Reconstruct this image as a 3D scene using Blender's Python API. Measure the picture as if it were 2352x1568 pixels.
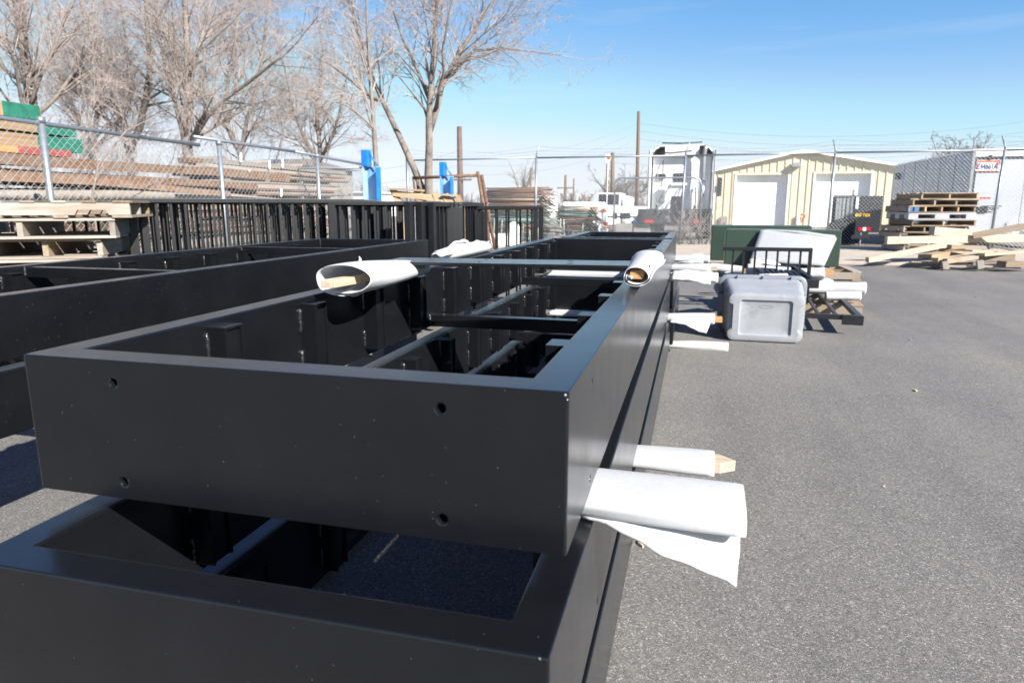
import bpy, bmesh, math, random
import numpy as np
from mathutils import Vector, Matrix
for o in list(bpy.data.objects): bpy.data.objects.remove(o)
S = bpy.context.scene
COL = S.collection
R = math.radians
random.seed(7); rng = np.random.default_rng(7)

# ------------------------------------------------------------------ camera
CAM_H = 1.15; YAW = R(14.7); PIT = math.atan(314/1568)
cd = bpy.data.cameras.new('camera'); cam = bpy.data.objects.new('camera', cd); COL.objects.link(cam)
cam.location = (0, 0, CAM_H); cam.rotation_euler = (math.pi/2-PIT, 0, YAW)
cd.sensor_width = 36; cd.lens = 24; cd.clip_start = .02; cd.clip_end = 3000
cd.dof.use_dof = True; cd.dof.focus_distance = 2.2; cd.dof.aperture_fstop = 5.6
S.camera = cam
# ------------------------------------------------------------------ sun and sky
SUN = Vector((1.43, -1.03, 1.13)).normalized()
elev = math.asin(SUN.z)
W = bpy.data.worlds.new('World'); S.world = W; W.use_nodes = True
wn = W.node_tree.nodes; wl = W.node_tree.links; wn.clear()
sky = wn.new('ShaderNodeTexSky'); sky.sky_type = 'NISHITA'; sky.sun_disc = False
sky.sun_elevation = elev; sky.sun_rotation = math.atan2(SUN.x, SUN.y)
sky.altitude = 1700; sky.air_density = 1.0; sky.dust_density = .05; sky.ozone_density = 2.2
bg = wn.new('ShaderNodeBackground'); bg.inputs[1].default_value = .075
out = wn.new('ShaderNodeOutputWorld')
# thin streaks of cirrus
tc = wn.new('ShaderNodeTexCoord'); mp = wn.new('ShaderNodeMapping'); mp.inputs['Scale'].default_value = (1.2, 1.2, 11)
mp.inputs['Rotation'].default_value = (R(7), R(5), 0)
nz = wn.new('ShaderNodeTexNoise'); nz.inputs['Scale'].default_value = 1.7; nz.inputs['Detail'].default_value = 7
nz.inputs['Roughness'].default_value = .62
rp = wn.new('ShaderNodeValToRGB'); rp.color_ramp.elements[0].position = .58; rp.color_ramp.elements[1].position = .86
rp.color_ramp.elements[0].color = (0, 0, 0, 1); rp.color_ramp.elements[1].color = (.22, .22, .22, 1)
mx = wn.new('ShaderNodeMixRGB'); mx.inputs[2].default_value = (5.2, 5.6, 6.0, 1)
wl.new(tc.outputs['Generated'], mp.inputs[0]); wl.new(mp.outputs[0], nz.inputs[0]); wl.new(nz.outputs[0], rp.inputs[0])
# roll the clear-sky brightness off toward the horizon with a tone curve on the sky colour
cv = wn.new('ShaderNodeRGBCurve'); c_ = cv.mapping.curves[3]
for i_, (x_, y_) in enumerate(((0, 0), (.14, .105), (.217, .215), (.31, .305), (.40, .405), (.65, .475), (1, .51))):
    if i_ == 0: c_.points[0].location = (x_, y_)
    elif i_ == 6: c_.points[-1].location = (x_, y_)
    else: c_.points.new(x_, y_)
cv.mapping.update()
s1_ = wn.new('ShaderNodeVectorMath'); s1_.operation = 'SCALE'; s1_.inputs['Scale'].default_value = .0862
s2_ = wn.new('ShaderNodeVectorMath'); s2_.operation = 'SCALE'; s2_.inputs['Scale'].default_value = 1/.0862
wl.new(sky.outputs[0], s1_.inputs[0]); wl.new(s1_.outputs[0], cv.inputs['Color']); tn_ = wn.new('ShaderNodeMixRGB'); tn_.blend_type = 'MULTIPLY'; tn_.inputs[0].default_value = 1; tn_.inputs[2].default_value = (.965, 1.0, 1.085, 1); wl.new(cv.outputs[0], tn_.inputs[1]); wl.new(tn_.outputs[0], s2_.inputs[0])
wl.new(rp.outputs[0], mx.inputs[0]); wl.new(s2_.outputs[0], mx.inputs[1]); wl.new(mx.outputs[0], bg.inputs[0]); wl.new(bg.outputs[0], out.inputs[0])
sl = bpy.data.lights.new('sun', 'SUN'); sl.energy = 5.0; sl.angle = R(.53); sl.color = (1, .955, .89)
so = bpy.data.objects.new('sun', sl); COL.objects.link(so); so.rotation_euler = SUN.to_track_quat('Z', 'Y').to_euler()
S.view_settings.view_transform = 'Standard'; S.view_settings.look = 'None'
S.view_settings.exposure = 1.2; S.view_settings.gamma = 1.0
S.render.resolution_x = 1024; S.render.resolution_y = 682
W.cycles.sampling_method = 'MANUAL'; W.cycles.sample_map_resolution = 256
S.cycles.max_bounces = 6; S.cycles.transparent_max_bounces = 6

# ------------------------------------------------------------------ pixel -> place helpers (survey of the photograph, 2352 px wide)
_fw = np.array([-math.sin(YAW)*math.cos(PIT), math.cos(YAW)*math.cos(PIT), -math.sin(PIT)])
_rt = np.array([math.cos(YAW), math.sin(YAW), 0.]); _up = np.cross(_rt, _fw); _C = np.array([0, 0, CAM_H])
def _ray(u, v): return _fw+_rt*(u-1176)/1568+_up*(784-v)/1568
def PZ(u, v, z=0.): d = _ray(u, v); return Vector(_C+d*(z-CAM_H)/d[2])
def PX(u, v, x): d = _ray(u, v); return Vector(_C+d*x/d[0])
def PD(u, v, d): return Vector(_C+_ray(u, v)*d)
def PY(u, v, y): d = _ray(u, v); return Vector(_C+d*y/d[1])

# ------------------------------------------------------------------ materials
def newmat(name):
    m = bpy.data.materials.new(name); m.use_nodes = True
    nt = m.node_tree; return m, nt, nt.nodes['Principled BSDF']
def lk(nt, a, b): nt.links.new(a, b)
def ramp(nt, fac, stops):
    r = nt.nodes.new('ShaderNodeValToRGB'); e = r.color_ramp.elements
    while len(e) < len(stops): e.new(.5)
    for i, (p, c) in enumerate(stops): e[i].position = p; e[i].color = (*c, 1)
    lk(nt, fac, r.inputs[0]); return r.outputs[0]
def noise(nt, scale, detail=4, rough=.55, coord='Object', stretch=None, dist=0):
    t = nt.nodes.new('ShaderNodeTexCoord'); n = nt.nodes.new('ShaderNodeTexNoise')
    n.inputs['Scale'].default_value = scale; n.inputs['Detail'].default_value = detail; n.inputs['Roughness'].default_value = rough
    n.inputs['Distortion'].default_value = dist
    if stretch:
        mpn = nt.nodes.new('ShaderNodeMapping'); mpn.inputs['Scale'].default_value = stretch
        lk(nt, t.outputs[coord], mpn.inputs[0]); lk(nt, mpn.outputs[0], n.inputs[0])
        if coord == 'Object':
            oi = nt.nodes.new('ShaderNodeObjectInfo'); cm = nt.nodes.new('ShaderNodeCombineXYZ')
            mu = nt.nodes.new('ShaderNodeMath'); mu.operation = 'MULTIPLY'; mu.inputs[1].default_value = 37
            lk(nt, oi.outputs['Random'], mu.inputs[0])
            for i in range(3): lk(nt, mu.outputs[0], cm.inputs[i])
            lk(nt, cm.outputs[0], mpn.inputs['Location'])
    else: lk(nt, t.outputs[coord], n.inputs[0])
    return n.outputs[0]
def bump(nt, b, h, strength, dist=.01, prev=None):
    n = nt.nodes.new('ShaderNodeBump'); n.inputs['Strength'].default_value = strength; n.inputs['Distance'].default_value = dist
    lk(nt, h, n.inputs['Height'])
    if prev: lk(nt, prev, n.inputs['Normal'])
    lk(nt, n.outputs[0], b.inputs['Normal']); return n.outputs[0]
def mixc(nt, fac, a, b, mode='MIX'):
    m = nt.nodes.new('ShaderNodeMixRGB'); m.blend_type = mode
    for s, v in ((m.inputs[0], fac), (m.inputs[1], a), (m.inputs[2], b)):
        if isinstance(v, (int, float)): s.default_value = v
        elif isinstance(v, tuple): s.default_value = (*v, 1)
        else: lk(nt, v, s)
    return m.outputs[0]
def simple(name, col, rough=.5, metal=0, var=.25, scale=6, bmp=0, bscale=120, spec=.5, objvar=0):
    m, nt, b = newmat(name)
    d = tuple(max(0, c*(1-var)) for c in col); l = tuple(min(1, c*(1+var*.6)) for c in col)
    c = ramp(nt, noise(nt, scale, 6, .6), [(.3, d), (.7, l)])
    if objvar:
        oi = nt.nodes.new('ShaderNodeObjectInfo'); v = ramp(nt, oi.outputs['Random'], [(0, (1-objvar,)*3), (1, (1+objvar,)*3)])
        c = mixc(nt, 1., c, v, 'MULTIPLY')
    lk(nt, c, b.inputs['Base Color'])
    b.inputs['Roughness'].default_value = rough; b.inputs['Metallic'].default_value = metal
    b.inputs['Specular IOR Level'].default_value = spec
    if bmp: bump(nt, b, noise(nt, bscale, 3), bmp, .003)
    return m
def wood(name, dark, light, rough=.75, grey=None, greyamt=.4, objvar=.3):
    m, nt, b = newmat(name)
    g = noise(nt, 3.2, 6, .62, stretch=(.7, 16, 16), dist=.6)
    c = ramp(nt, g, [(.28, dark), (.5, tuple((a+e)/2 for a, e in zip(dark, light))), (.72, light)])
    if grey:
        g2 = ramp(nt, noise(nt, 2.3, 5, .6, stretch=(.8, 3, 3)), [(.42, (0, 0, 0)), (.62, (greyamt,)*3)])
        c = mixc(nt, g2, c, grey)
    oi = nt.nodes.new('ShaderNodeObjectInfo')
    v = ramp(nt, oi.outputs['Random'], [(0, (1-objvar, 1-objvar, 1-objvar)), (.5, (1, .98, .95)), (1, (1+objvar*.5, 1+objvar*.45, 1+objvar*.4))])
    c = mixc(nt, 1., c, v, 'MULTIPLY'); lk(nt, c, b.inputs['Base Color'])
    b.inputs['Roughness'].default_value = rough; b.inputs['Specular IOR Level'].default_value = .25
    bump(nt, b, noise(nt, 14, 5, .6, stretch=(.5, 22, 22)), .35, .004)
    return m
def black_paint(name, rough=.22, fleck=1.0):
    m, nt, b = newmat(name)
    # powder coat: near black, faint orange peel, scuffs, sparse metal flecks whose sparkle is painted as pale dots
    t = nt.nodes.new('ShaderNodeTexCoord'); vo = nt.nodes.new('ShaderNodeTexVoronoi'); vo.inputs['Scale'].default_value = 85
    lk(nt, t.outputs['Object'], vo.inputs[0])
    near = ramp(nt, vo.outputs['Distance'], [(.05, (1, 1, 1)), (.11, (0, 0, 0))])
    sep = nt.nodes.new('ShaderNodeSeparateColor'); lk(nt, vo.outputs['Color'], sep.inputs[0])
    rare = ramp(nt, sep.outputs[0], [(.88, (0, 0, 0)), (.99, (1, 1, 1))])
    fl = mixc(nt, 1., near, rare, 'MULTIPLY')
    base = ramp(nt, noise(nt, 5, 7, .65), [(.3, (.0052, .0056, .0070)), (.7, (.0078, .0083, .0101))])
    scuff = ramp(nt, noise(nt, 26, 8, .75), [(.66, (0, 0, 0)), (.80, (.5, .5, .5))])
    patch = ramp(nt, noise(nt, 2.4, 3), [(.55, (0, 0, 0)), (.75, (.16, .16, .16))])
    base = mixc(nt, mixc(nt, 1., scuff, patch, 'MULTIPLY'), base, (.16, .17, .18))
    c = mixc(nt, fl, base, (.10*fleck, .10*fleck, .098*fleck)); lk(nt, c, b.inputs['Base Color'])
    r = ramp(nt, noise(nt, 9, 6, .6), [(.3, (rough-.02,)*3), (.7, (rough+.03,)*3)]); lk(nt, r, b.inputs['Roughness'])
    b.inputs['Specular IOR Level'].default_value = .5; b.inputs['IOR'].default_value = 1.5
    b.inputs['Sheen Weight'].default_value = .05; b.inputs['Sheen Roughness'].default_value = .28; b.inputs['Sheen Tint'].default_value = (.8, .88, 1, 1)
    bump(nt, b, noise(nt, 620, 2, .5), .03, .001)
    return m
M = {}
M['black'] = black_paint('black_powder_coat')
M['blackrail'] = simple('black_railing_paint', (.012, .0125, .014), .38, var=.25, scale=9)
M['weld'] = simple('painted_weld', (.02, .02, .022), .17, var=.4, scale=60, bmp=.5, bscale=260, spec=.9)
M['bare'] = simple('chipped_bare_steel', (.38, .39, .40), .4, metal=.5, var=.3, scale=80, bmp=.5)
# asphalt
m, nt, b = newmat('asphalt')
t = nt.nodes.new('ShaderNodeTexCoord')
def voro(scale, feat='F1'):
    v = nt.nodes.new('ShaderNodeTexVoronoi'); v.inputs['Scale'].default_value = scale; v.feature = feat
    w = nt.nodes.new('ShaderNodeMixRGB'); w.blend_type = 'ADD'; w.inputs[0].default_value = .012
    nn = nt.nodes.new('ShaderNodeTexNoise'); nn.inputs['Scale'].default_value = scale*.8; lk(nt, t.outputs['Object'], nn.inputs[0])
    lk(nt, t.outputs['Object'], w.inputs[1]); lk(nt, nn.outputs['Color'], w.inputs[2]); lk(nt, w.outputs[0], v.inputs[0]); return v
v1 = voro(215); v2 = voro(85)
s1 = nt.nodes.new('ShaderNodeSeparateColor'); lk(nt, v1.outputs['Color'], s1.inputs[0])
s2 = nt.nodes.new('ShaderNodeSeparateColor'); lk(nt, v2.outputs['Color'], s2.inputs[0])
agg = ramp(nt, s1.outputs[0], [(0, (.109, .104, .098)), (.35, (.147, .141, .133)), (.74, (.188, .181, .169)), (.92, (.246, .236, .217)), (1, (.39, .375, .35))])
big = ramp(nt, s2.outputs[1], [(.80, (0, 0, 0)), (.97, (.55, .55, .55))])
agg = mixc(nt, big, agg, (.21, .195, .175))
gap = ramp(nt, v1.outputs['Distance'], [(.35, (1, 1, 1)), (.85, (.76, .76, .76))])
agg = mixc(nt, 1., agg, gap, 'MULTIPLY')
lg = ramp(nt, noise(nt, .55, 7, .62), [(.25, (.80, .805, .82)), (.5, (1, 1, 1)), (.75, (1.22, 1.19, 1.14))])
agg = mixc(nt, 1., agg, lg, 'MULTIPLY')
st = ramp(nt, noise(nt, 1.9, 8, .72, dist=.6), [(.60, (0, 0, 0)), (.74, (.33, .33, .33))])
agg = mixc(nt, st, agg, (.062, .063, .067))
du = ramp(nt, noise(nt, .9, 8, .7), [(.57, (0, 0, 0)), (.75, (.35, .35, .35))]); agg = mixc(nt, du, agg, (.20, .187, .168))
# drive streaks and a few hairline cracks
sk = ramp(nt, noise(nt, 1.0, 6, .65, stretch=(1.7, .16, 1)), [(.38, (.88, .88, .885)), (.5, (1, 1, 1)), (.66, (1.10, 1.095, 1.08))]); agg = mixc(nt, 1., agg, sk, 'MULTIPLY')
ck = nt.nodes.new('ShaderNodeTexVoronoi'); ck.feature = 'DISTANCE_TO_EDGE'; ck.inputs['Scale'].default_value = .33; ck.inputs['Randomness'].default_value = 1
wq = nt.nodes.new('ShaderNodeMixRGB'); wq.blend_type = 'ADD'; wq.inputs[0].default_value = .55; nq = nt.nodes.new('ShaderNodeTexNoise'); nq.inputs['Scale'].default_value = 1.6; nq.inputs['Detail'].default_value = 8; nq.inputs['Roughness'].default_value = .7
lk(nt, t.outputs['Object'], nq.inputs[0]); lk(nt, t.outputs['Object'], wq.inputs[1]); lk(nt, nq.outputs['Color'], wq.inputs[2]); lk(nt, wq.outputs[0], ck.inputs[0])
cl_ = ramp(nt, ck.outputs['Distance'], [(.0008, (.42, .42, .42)), (.0035, (0, 0, 0))]); cm_ = ramp(nt, noise(nt, .35, 3), [(.48, (0, 0, 0)), (.6, (1, 1, 1))])
agg = mixc(nt, mixc(nt, 1., cl_, cm_, 'MULTIPLY'), agg, (.035, .034, .033))
lk(nt, agg, b.inputs['Base Color']); b.inputs['Roughness'].default_value = .88; b.inputs['Specular IOR Level'].default_value = .3
b1 = bump(nt, b, v1.outputs['Distance'], .4, -.0035)
bump(nt, b, noise(nt, 42, 6, .7), .4, .007, b1)
M['asphalt'] = m
def gritty(name, stops, scale, rough=.9, bmp=.5, bs=90):
    m, nt, b = newmat(name)
    c = ramp(nt, noise(nt, scale, 8, .68), stops); f = ramp(nt, noise(nt, scale*38, 4, .7), [(.3, (.80,)*3), (.7, (1.15,)*3)])
    lk(nt, mixc(nt, 1., c, f, 'MULTIPLY'), b.inputs['Base Color']); b.inputs['Roughness'].default_value = rough
    b.inputs['Specular IOR Level'].default_value = .25
    bump(nt, b, noise(nt, bs, 5, .65), bmp, .006); return m
M['concrete'] = gritty('concrete', [(.3, (.36, .31, .255)), (.55, (.45, .395, .325)), (.75, (.53, .475, .40))], 1.1)
M['dirt'] = gritty('dirt_yard', [(.3, (.17, .15, .13)), (.55, (.25, .225, .195)), (.75, (.33, .30, .26))], .35, bs=12)
M['block'] = gritty('concrete_block', [(.3, (.22, .205, .185)), (.7, (.32, .30, .275))], 3)
# foam
m, nt, b = newmat('white_foam')
c = ramp(nt, noise(nt, 5, 5), [(.3, (.57, .578, .59)), (.7, (.66, .665, .672))]); lk(nt, c, b.inputs['Base Color'])
b.inputs['Roughness'].default_value = .65; b.inputs['Specular IOR Level'].default_value = .3
b.inputs['Subsurface Weight'].default_value = .35; b.inputs['Subsurface Radius'].default_value = (.02, .02, .02)
fb = bump(nt, b, noise(nt, 260, 3), .25, .002)
bump(nt, b, noise(nt, 11, 3, .5, dist=.5), .22, .012, fb)
tr = nt.nodes.new('ShaderNodeBsdfTranslucent'); tr.inputs[0].default_value = (.74, .74, .725, 1); ms = nt.nodes.new('ShaderNodeMixShader'); ms.inputs[0].default_value = .28
b.inputs['Subsurface Weight'].default_value = 0
lk(nt, b.outputs[0], ms.inputs[1]); lk(nt, tr.outputs[0], ms.inputs[2]); lk(nt, ms.outputs[0], nt.nodes['Material Output'].inputs[0])
M['foam'] = m
m, nt, b = newmat('thin_foam_sheet')
g = noise(nt, 30, 5, .7, stretch=(1, 14, 1)); c = ramp(nt, g, [(.3, (.25, .26, .275)), (.7, (.35, .36, .375))]); lk(nt, c, b.inputs['Base Color'])
b.inputs['Roughness'].default_value = .7; bump(nt, b, g, .3, .003)
M['sheet'] = m
M['pine'] = wood('fresh_pine', (.34, .235, .135), (.54, .41, .265))
M['pine_pale'] = wood('pale_lumber', (.40, .31, .22), (.60, .50, .385), objvar=.2)
M['oak'] = wood('orange_lumber', (.34, .17, .065), (.56, .32, .14))
M['pallet'] = wood('pallet_wood', (.165, .12, .075), (.35, .27, .18), grey=(.28, .25, .22), greyamt=.85, objvar=.4)
M['pallet_grey'] = wood('weathered_pallet_wood', (.21, .17, .135), (.40, .345, .285), grey=(.34, .32, .30), greyamt=.8)
M['weathered'] = wood('weathered_timber', (.22, .185, .15), (.46, .40, .33), grey=(.38, .36, .33), greyamt=.7)
M['timber'] = wood('rust_brown_timber', (.085, .045, .026), (.27, .155, .09), grey=(.22, .18, .15), greyamt=.7)
M['beam'] = wood('honey_beam', (.27, .175, .095), (.45, .32, .195))
M['greenend'] = simple('green_end_paint', (.015, .15, .095), .7, var=.4, scale=9)
M['redend'] = simple('red_end_paint', (.27, .07, .055), .7, var=.3, scale=9)
M['bluepaint_wood'] = simple('blue_block_paint', (.05, .13, .28), .7, var=.3, scale=9)
M['galv'] = simple('galvanised_pipe', (.27, .30, .33), .42, metal=.55, var=.2, scale=25)
M['wire'] = simple('galvanised_wire', (.40, .43, .45), .45, metal=.4, var=.1, scale=3)
M['barb'] = simple('barbed_wire_steel', (.16, .16, .17), .5, metal=.4, var=.2, scale=3)
M['bark'] = gritty('tree_bark', [(.3, (.135, .112, .095)), (.55, (.225, .195, .17)), (.75, (.32, .285, .25))], 3.2, bmp=.9, bs=34)
M['twig'] = simple('pale_twigs', (.41, .345, .31), .7, var=.3, scale=1.3)
M['twig_far'] = simple('grey_brown_twigs', (.20, .165, .15), .8, var=.3, scale=.4)
# blue channel with bare patch
m, nt, b = newmat('worn_blue_paint')
w = ramp(nt, noise(nt, 2.2, 6, .65, stretch=(1, 1, .45)), [(.36, (0, 0, 0)), (.56, (.85,)*3)])
blue = ramp(nt, noise(nt, 6, 4), [(.3, (.012, .15, .46)), (.7, (.02, .24, .62))])
lk(nt, mixc(nt, w, blue, (.34, .47, .55)), b.inputs['Base Color']); b.inputs['Roughness'].default_value = .45
M['blue'] = m
M['bluecap'] = simple('blue_paint', (.012, .17, .55), .4, var=.2)
M['green'] = simple('green_cabinet_paint', (.028, .050, .035), .42, var=.12, scale=3)
M['greentop'] = simple('green_cabinet_edge', (.09, .125, .105), .4, var=.15, scale=3)
M['taupe'] = simple('brushed_steel_end', (.30, .27, .235), .3, metal=.75, var=.15, scale=4)
M['siding'] = simple('cream_siding', (.60, .53, .365), .55, var=.07, scale=1)
M['white'] = simple('white_paint', (.82, .82, .81), .42, var=.06, scale=2)
M['offwhite'] = simple('dusty_white_paint', (.80, .80, .79), .5, var=.14, scale=3)
M['trailer'] = simple('grey_trailer_skin', (.27, .31, .365), .42, metal=.2, var=.18, scale=1.2)
M['trailer_door'] = simple('pale_trailer_door', (.42, .44, .47), .4, var=.10, scale=1.2)
M['darksteel'] = simple('black_steel', (.018, .018, .02), .5, var=.4, scale=5)
M['steelgrey'] = simple('worn_grey_steel', (.30, .31, .32), .45, metal=.3, var=.35, scale=8)
M['rubber'] = simple('tyre_rubber', (.018, .018, .018), .85, var=.3, scale=20)
M['glass'] = simple('dark_glass', (.02, .024, .03), .08, var=.1, spec=.8)
M['chrome'] = simple('chrome', (.7, .7, .7), .2, metal=1, var=.15, scale=10)
M['rust'] = simple('rusty_pipe', (.13, .075, .05), .8, var=.55, scale=14, objvar=.3)
M['rustlight'] = simple('orange_rust_pipe', (.24, .135, .08), .8, var=.5, scale=14, objvar=.35)
M['patina'] = simple('pale_green_pipe_paint', (.27, .34, .31), .7, var=.5, scale=12, objvar=.3)
M['greypipe'] = simple('dull_grey_pipe', (.33, .30, .27), .6, var=.5, scale=12, objvar=.3)
M['greenpipe'] = simple('green_pipe_paint', (.03, .13, .10), .6, var=.4, scale=12)
M['pole'] = wood('utility_pole_wood', (.115, .075, .048), (.20, .135, .09), objvar=.2)
M['steelpole'] = simple('weathering_steel_pole', (.13, .085, .07), .7, var=.2, scale=2)
M['cable'] = simple('power_cable', (.22, .24, .26), .6, var=.1)
M['red'] = simple('red_lens', (.5, .015, .015), .25, var=.15)
M['orange'] = simple('orange_plastic', (.75, .12, .025), .5, var=.15)
M['yellow'] = simple('yellow_paint', (.75, .48, .02), .45, var=.1)
M['roof'] = simple('shingle_roof', (.17, .145, .125), .85, var=.2, scale=4)
M['blueroof'] = simple('blue_metal_roof', (.05, .10, .19), .5, var=.2, scale=2)
M['tarp'] = simple('blue_tarp', (.03, .16, .42), .6, var=.3, scale=8)
M['navy'] = simple('plate_ink', (.02, .03, .11), .5, var=.05)
# tote plastic with scuffed dirt
m, nt, b = newmat('grey_tote_plastic')
c = ramp(nt, noise(nt, 5, 6, .6), [(.3, (.26, .275, .293)), (.7, (.32, .333, .35))])
d = ramp(nt, noise(nt, 6.5, 9, .78, dist=.8), [(.54, (0, 0, 0)), (.70, (.62,)*3)])
c = mixc(nt, d, c, (.135, .125, .11)); w = ramp(nt, noise(nt, 22, 4, .7), [(.68, (0, 0, 0)), (.76, (.5,)*3)])
c = mixc(nt, w, c, (.58, .60, .62)); lk(nt, c, b.inputs['Base Color']); b.inputs['Roughness'].default_value = .42
bump(nt, b, noise(nt, 40, 5, .6), .12, .003)
M['tote'] = m
M['toterim'] = simple('grey_tote_rim', (.20, .22, .25), .4, var=.12, scale=6)
M['plasticpallet'] = simple('grey_plastic_pallet', (.33, .345, .37), .5, var=.12, scale=4)

# ------------------------------------------------------------------ mesh helpers
def tag(o, label=None, cat=None, group=None, kind=None):
    if label: o['label'] = label
    if cat: o['category'] = cat
    if group: o['group'] = group
    if kind: o['kind'] = kind
    return o
def empty(name, loc=(0, 0, 0), rz=0, label=None, cat=None, group=None):
    o = bpy.data.objects.new(name, None); COL.objects.link(o); o.location = loc; o.rotation_euler = (0, 0, rz)
    o.empty_display_size = .1
    return tag(o, label, cat, group)
def linkmesh(name, me, mat=None, parent=None, loc=(0, 0, 0), rot=(0, 0, 0), bevel=0, smooth=False):
    if mat is not None and not me.materials: me.materials.append(M[mat] if isinstance(mat, str) else mat)
    o = bpy.data.objects.new(name, me); COL.objects.link(o); o.location = loc; o.rotation_euler = rot
    if parent: o.parent = parent
    if bevel:
        bv = o.modifiers.new('bevel', 'BEVEL'); bv.width = bevel; bv.segments = 2; bv.limit_method = 'ANGLE'; bv.angle_limit = R(40)
    if smooth:
        for p in me.polygons: p.use_smooth = True
    return o
class MB:
    def __init__(s): s.v = []; s.f = []
    def add(s, vs, fs):
        n = len(s.v); s.v += [tuple(x) for x in vs]; s.f += [tuple(i+n for i in q) for q in fs]; return s
    def box(s, x0, x1, y0, y1, z0, z1, mtx=None):
        vs = [Vector(p) for p in ((x0,y0,z0),(x1,y0,z0),(x1,y1,z0),(x0,y1,z0),(x0,y0,z1),(x1,y0,z1),(x1,y1,z1),(x0,y1,z1))]
        if mtx: vs = [mtx@p for p in vs]
        return s.add(vs, [(0,3,2,1),(4,5,6,7),(0,1,5,4),(1,2,6,5),(2,3,7,6),(3,0,4,7)])
    def beam(s, p0, p1, w, h, roll=0):
        m, L = beam_mtx(p0, p1, roll); return s.box(0, L, -w/2, w/2, -h/2, h/2, m)
    def tube(s, pts, rad, n=8, cap=True, sx=1, phase=0):
        pts = [Vector(p) for p in pts]; k = len(pts)
        if not hasattr(rad, '__len__'): rad = [rad]*k
        vs = []; ref = None
        for i, p in enumerate(pts):
            t = (pts[min(i+1, k-1)]-pts[max(i-1, 0)]).normalized()
            if ref is None: ref = Vector((0, 0, 1)) if abs(t.z) < .9 else Vector((1, 0, 0))
            a = t.cross(ref).normalized(); bb = a.cross(t); ref = bb
            for j in range(n):
                th = 2*math.pi*j/n+phase; vs.append(p+a*(math.cos(th)*rad[i]*sx)+bb*(math.sin(th)*rad[i]))
        fs = [(i*n+j, i*n+(j+1) % n, (i+1)*n+(j+1) % n, (i+1)*n+j) for i in range(k-1) for j in range(n)]
        if cap: fs += [tuple(range(n))[::-1], tuple(range((k-1)*n, k*n))]
        return s.add(vs, fs)
    def loft(s, loops, cap=(False, False), closed=True):
        n = len(loops[0]); vs = [p for l in loops for p in l]; k = len(loops); e = n if closed else n-1
        fs = [(i*n+j, i*n+(j+1) % n, (i+1)*n+(j+1) % n, (i+1)*n+j) for i in range(k-1) for j in range(e)]
        if cap[0]: fs.append(tuple(range(n))[::-1])
        if cap[1]: fs.append(tuple(range((k-1)*n, k*n)))
        return s.add(vs, fs)
    def mesh(s, name):
        me = bpy.data.meshes.new(name); me.from_pydata([tuple(x) for x in s.v], [], s.f); me.update()
        if len(s.f) < 6000:
            bm_ = bmesh.new(); bm_.from_mesh(me); bmesh.ops.recalc_face_normals(bm_, faces=bm_.faces[:]); bm_.to_mesh(me); bm_.free()
        return me
    def build(s, name, mat, parent=None, loc=(0, 0, 0), rot=(0, 0, 0), bevel=0, smooth=False):
        return linkmesh(name, s.mesh(name), mat, parent, loc, rot, bevel, smooth)
def beam_mtx(p0, p1, roll=0):
    p0 = Vector(p0); d = Vector(p1)-p0; L = d.length; x = d.normalized()
    up = Vector((0, 0, 1)) if abs(x.z) < .95 else Vector((0, 1, 0))
    y = up.cross(x).normalized(); z = x.cross(y)
    m = Matrix(((x.x, y.x, z.x, p0.x), (x.y, y.y, z.y, p0.y), (x.z, y.z, z.z, p0.z), (0, 0, 0, 1)))
    return m@Matrix.Rotation(roll, 4, 'X'), L
def plank(name, p0, p1, w, h, mat, parent=None, roll=0, bevel=.002, label=None, cat=None, group=None):
    """a board whose local X runs along its length (w sideways, h up); placed as an object of its own"""
    m, L = beam_mtx(p0, p1, roll)
    o = MB().box(0, L, -w/2, w/2, -h/2, h/2).build(name, mat, parent, bevel=bevel); o.matrix_local = m
    return tag(o, label, cat, group)
def segs_mesh(name, P0, P1, R0, R1, n=3):
    """many separate tapered sticks in one mesh"""
    P0 = np.asarray(P0, float); P1 = np.asarray(P1, float); k = len(P0)
    d = P1-P0; d /= np.maximum(np.linalg.norm(d, axis=1, keepdims=True), 1e-9)
    ref = np.where(np.abs(d[:, 2:3]) < .9, np.array([[0, 0, 1.]]), np.array([[1., 0, 0]]))
    a = np.cross(d, ref); a /= np.linalg.norm(a, axis=1, keepdims=True); bb = np.cross(a, d)
    th = 2*np.pi*np.arange(n)/n
    off = a[:, None, :]*np.cos(th)[None, :, None]+bb[:, None, :]*np.sin(th)[None, :, None]
    R0 = np.broadcast_to(np.asarray(R0, float), (k,)); R1 = np.broadcast_to(np.asarray(R1, float), (k,))
    V = np.concatenate([P0[:, None]+off*R0[:, None, None], P1[:, None]+off*R1[:, None, None]], 1).reshape(-1, 3)
    j = np.arange(n); q = np.stack([j, (j+1) % n, n+(j+1) % n, n+j], 1)
    F = (q[None]+(np.arange(k)*2*n)[:, None, None]).reshape(-1, 4)
    me = bpy.data.meshes.new(name); me.vertices.add(len(V)); me.vertices.foreach_set('co', V.ravel())
    me.loops.add(F.size); me.loops.foreach_set('vertex_index', F.ravel().astype(np.int32))
    me.polygons.add(len(F)); me.polygons.foreach_set('loop_start', np.arange(0, F.size, 4, dtype=np.int32))
    me.polygons.foreach_set('loop_total', np.full(len(F), 4, dtype=np.int32)); me.update(calc_edges=True)
    return me
def boolean_cut(o, cutter):
    md = o.modifiers.new('cut', 'BOOLEAN'); md.operation = 'DIFFERENCE'; md.solver = 'EXACT'; md.object = cutter
    bpy.context.view_layer.update(); dg = bpy.context.evaluated_depsgraph_get()
    me = bpy.data.meshes.new_from_object(o.evaluated_get(dg)); o.modifiers.clear(); o.data = me
    bpy.data.objects.remove(cutter)

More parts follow.
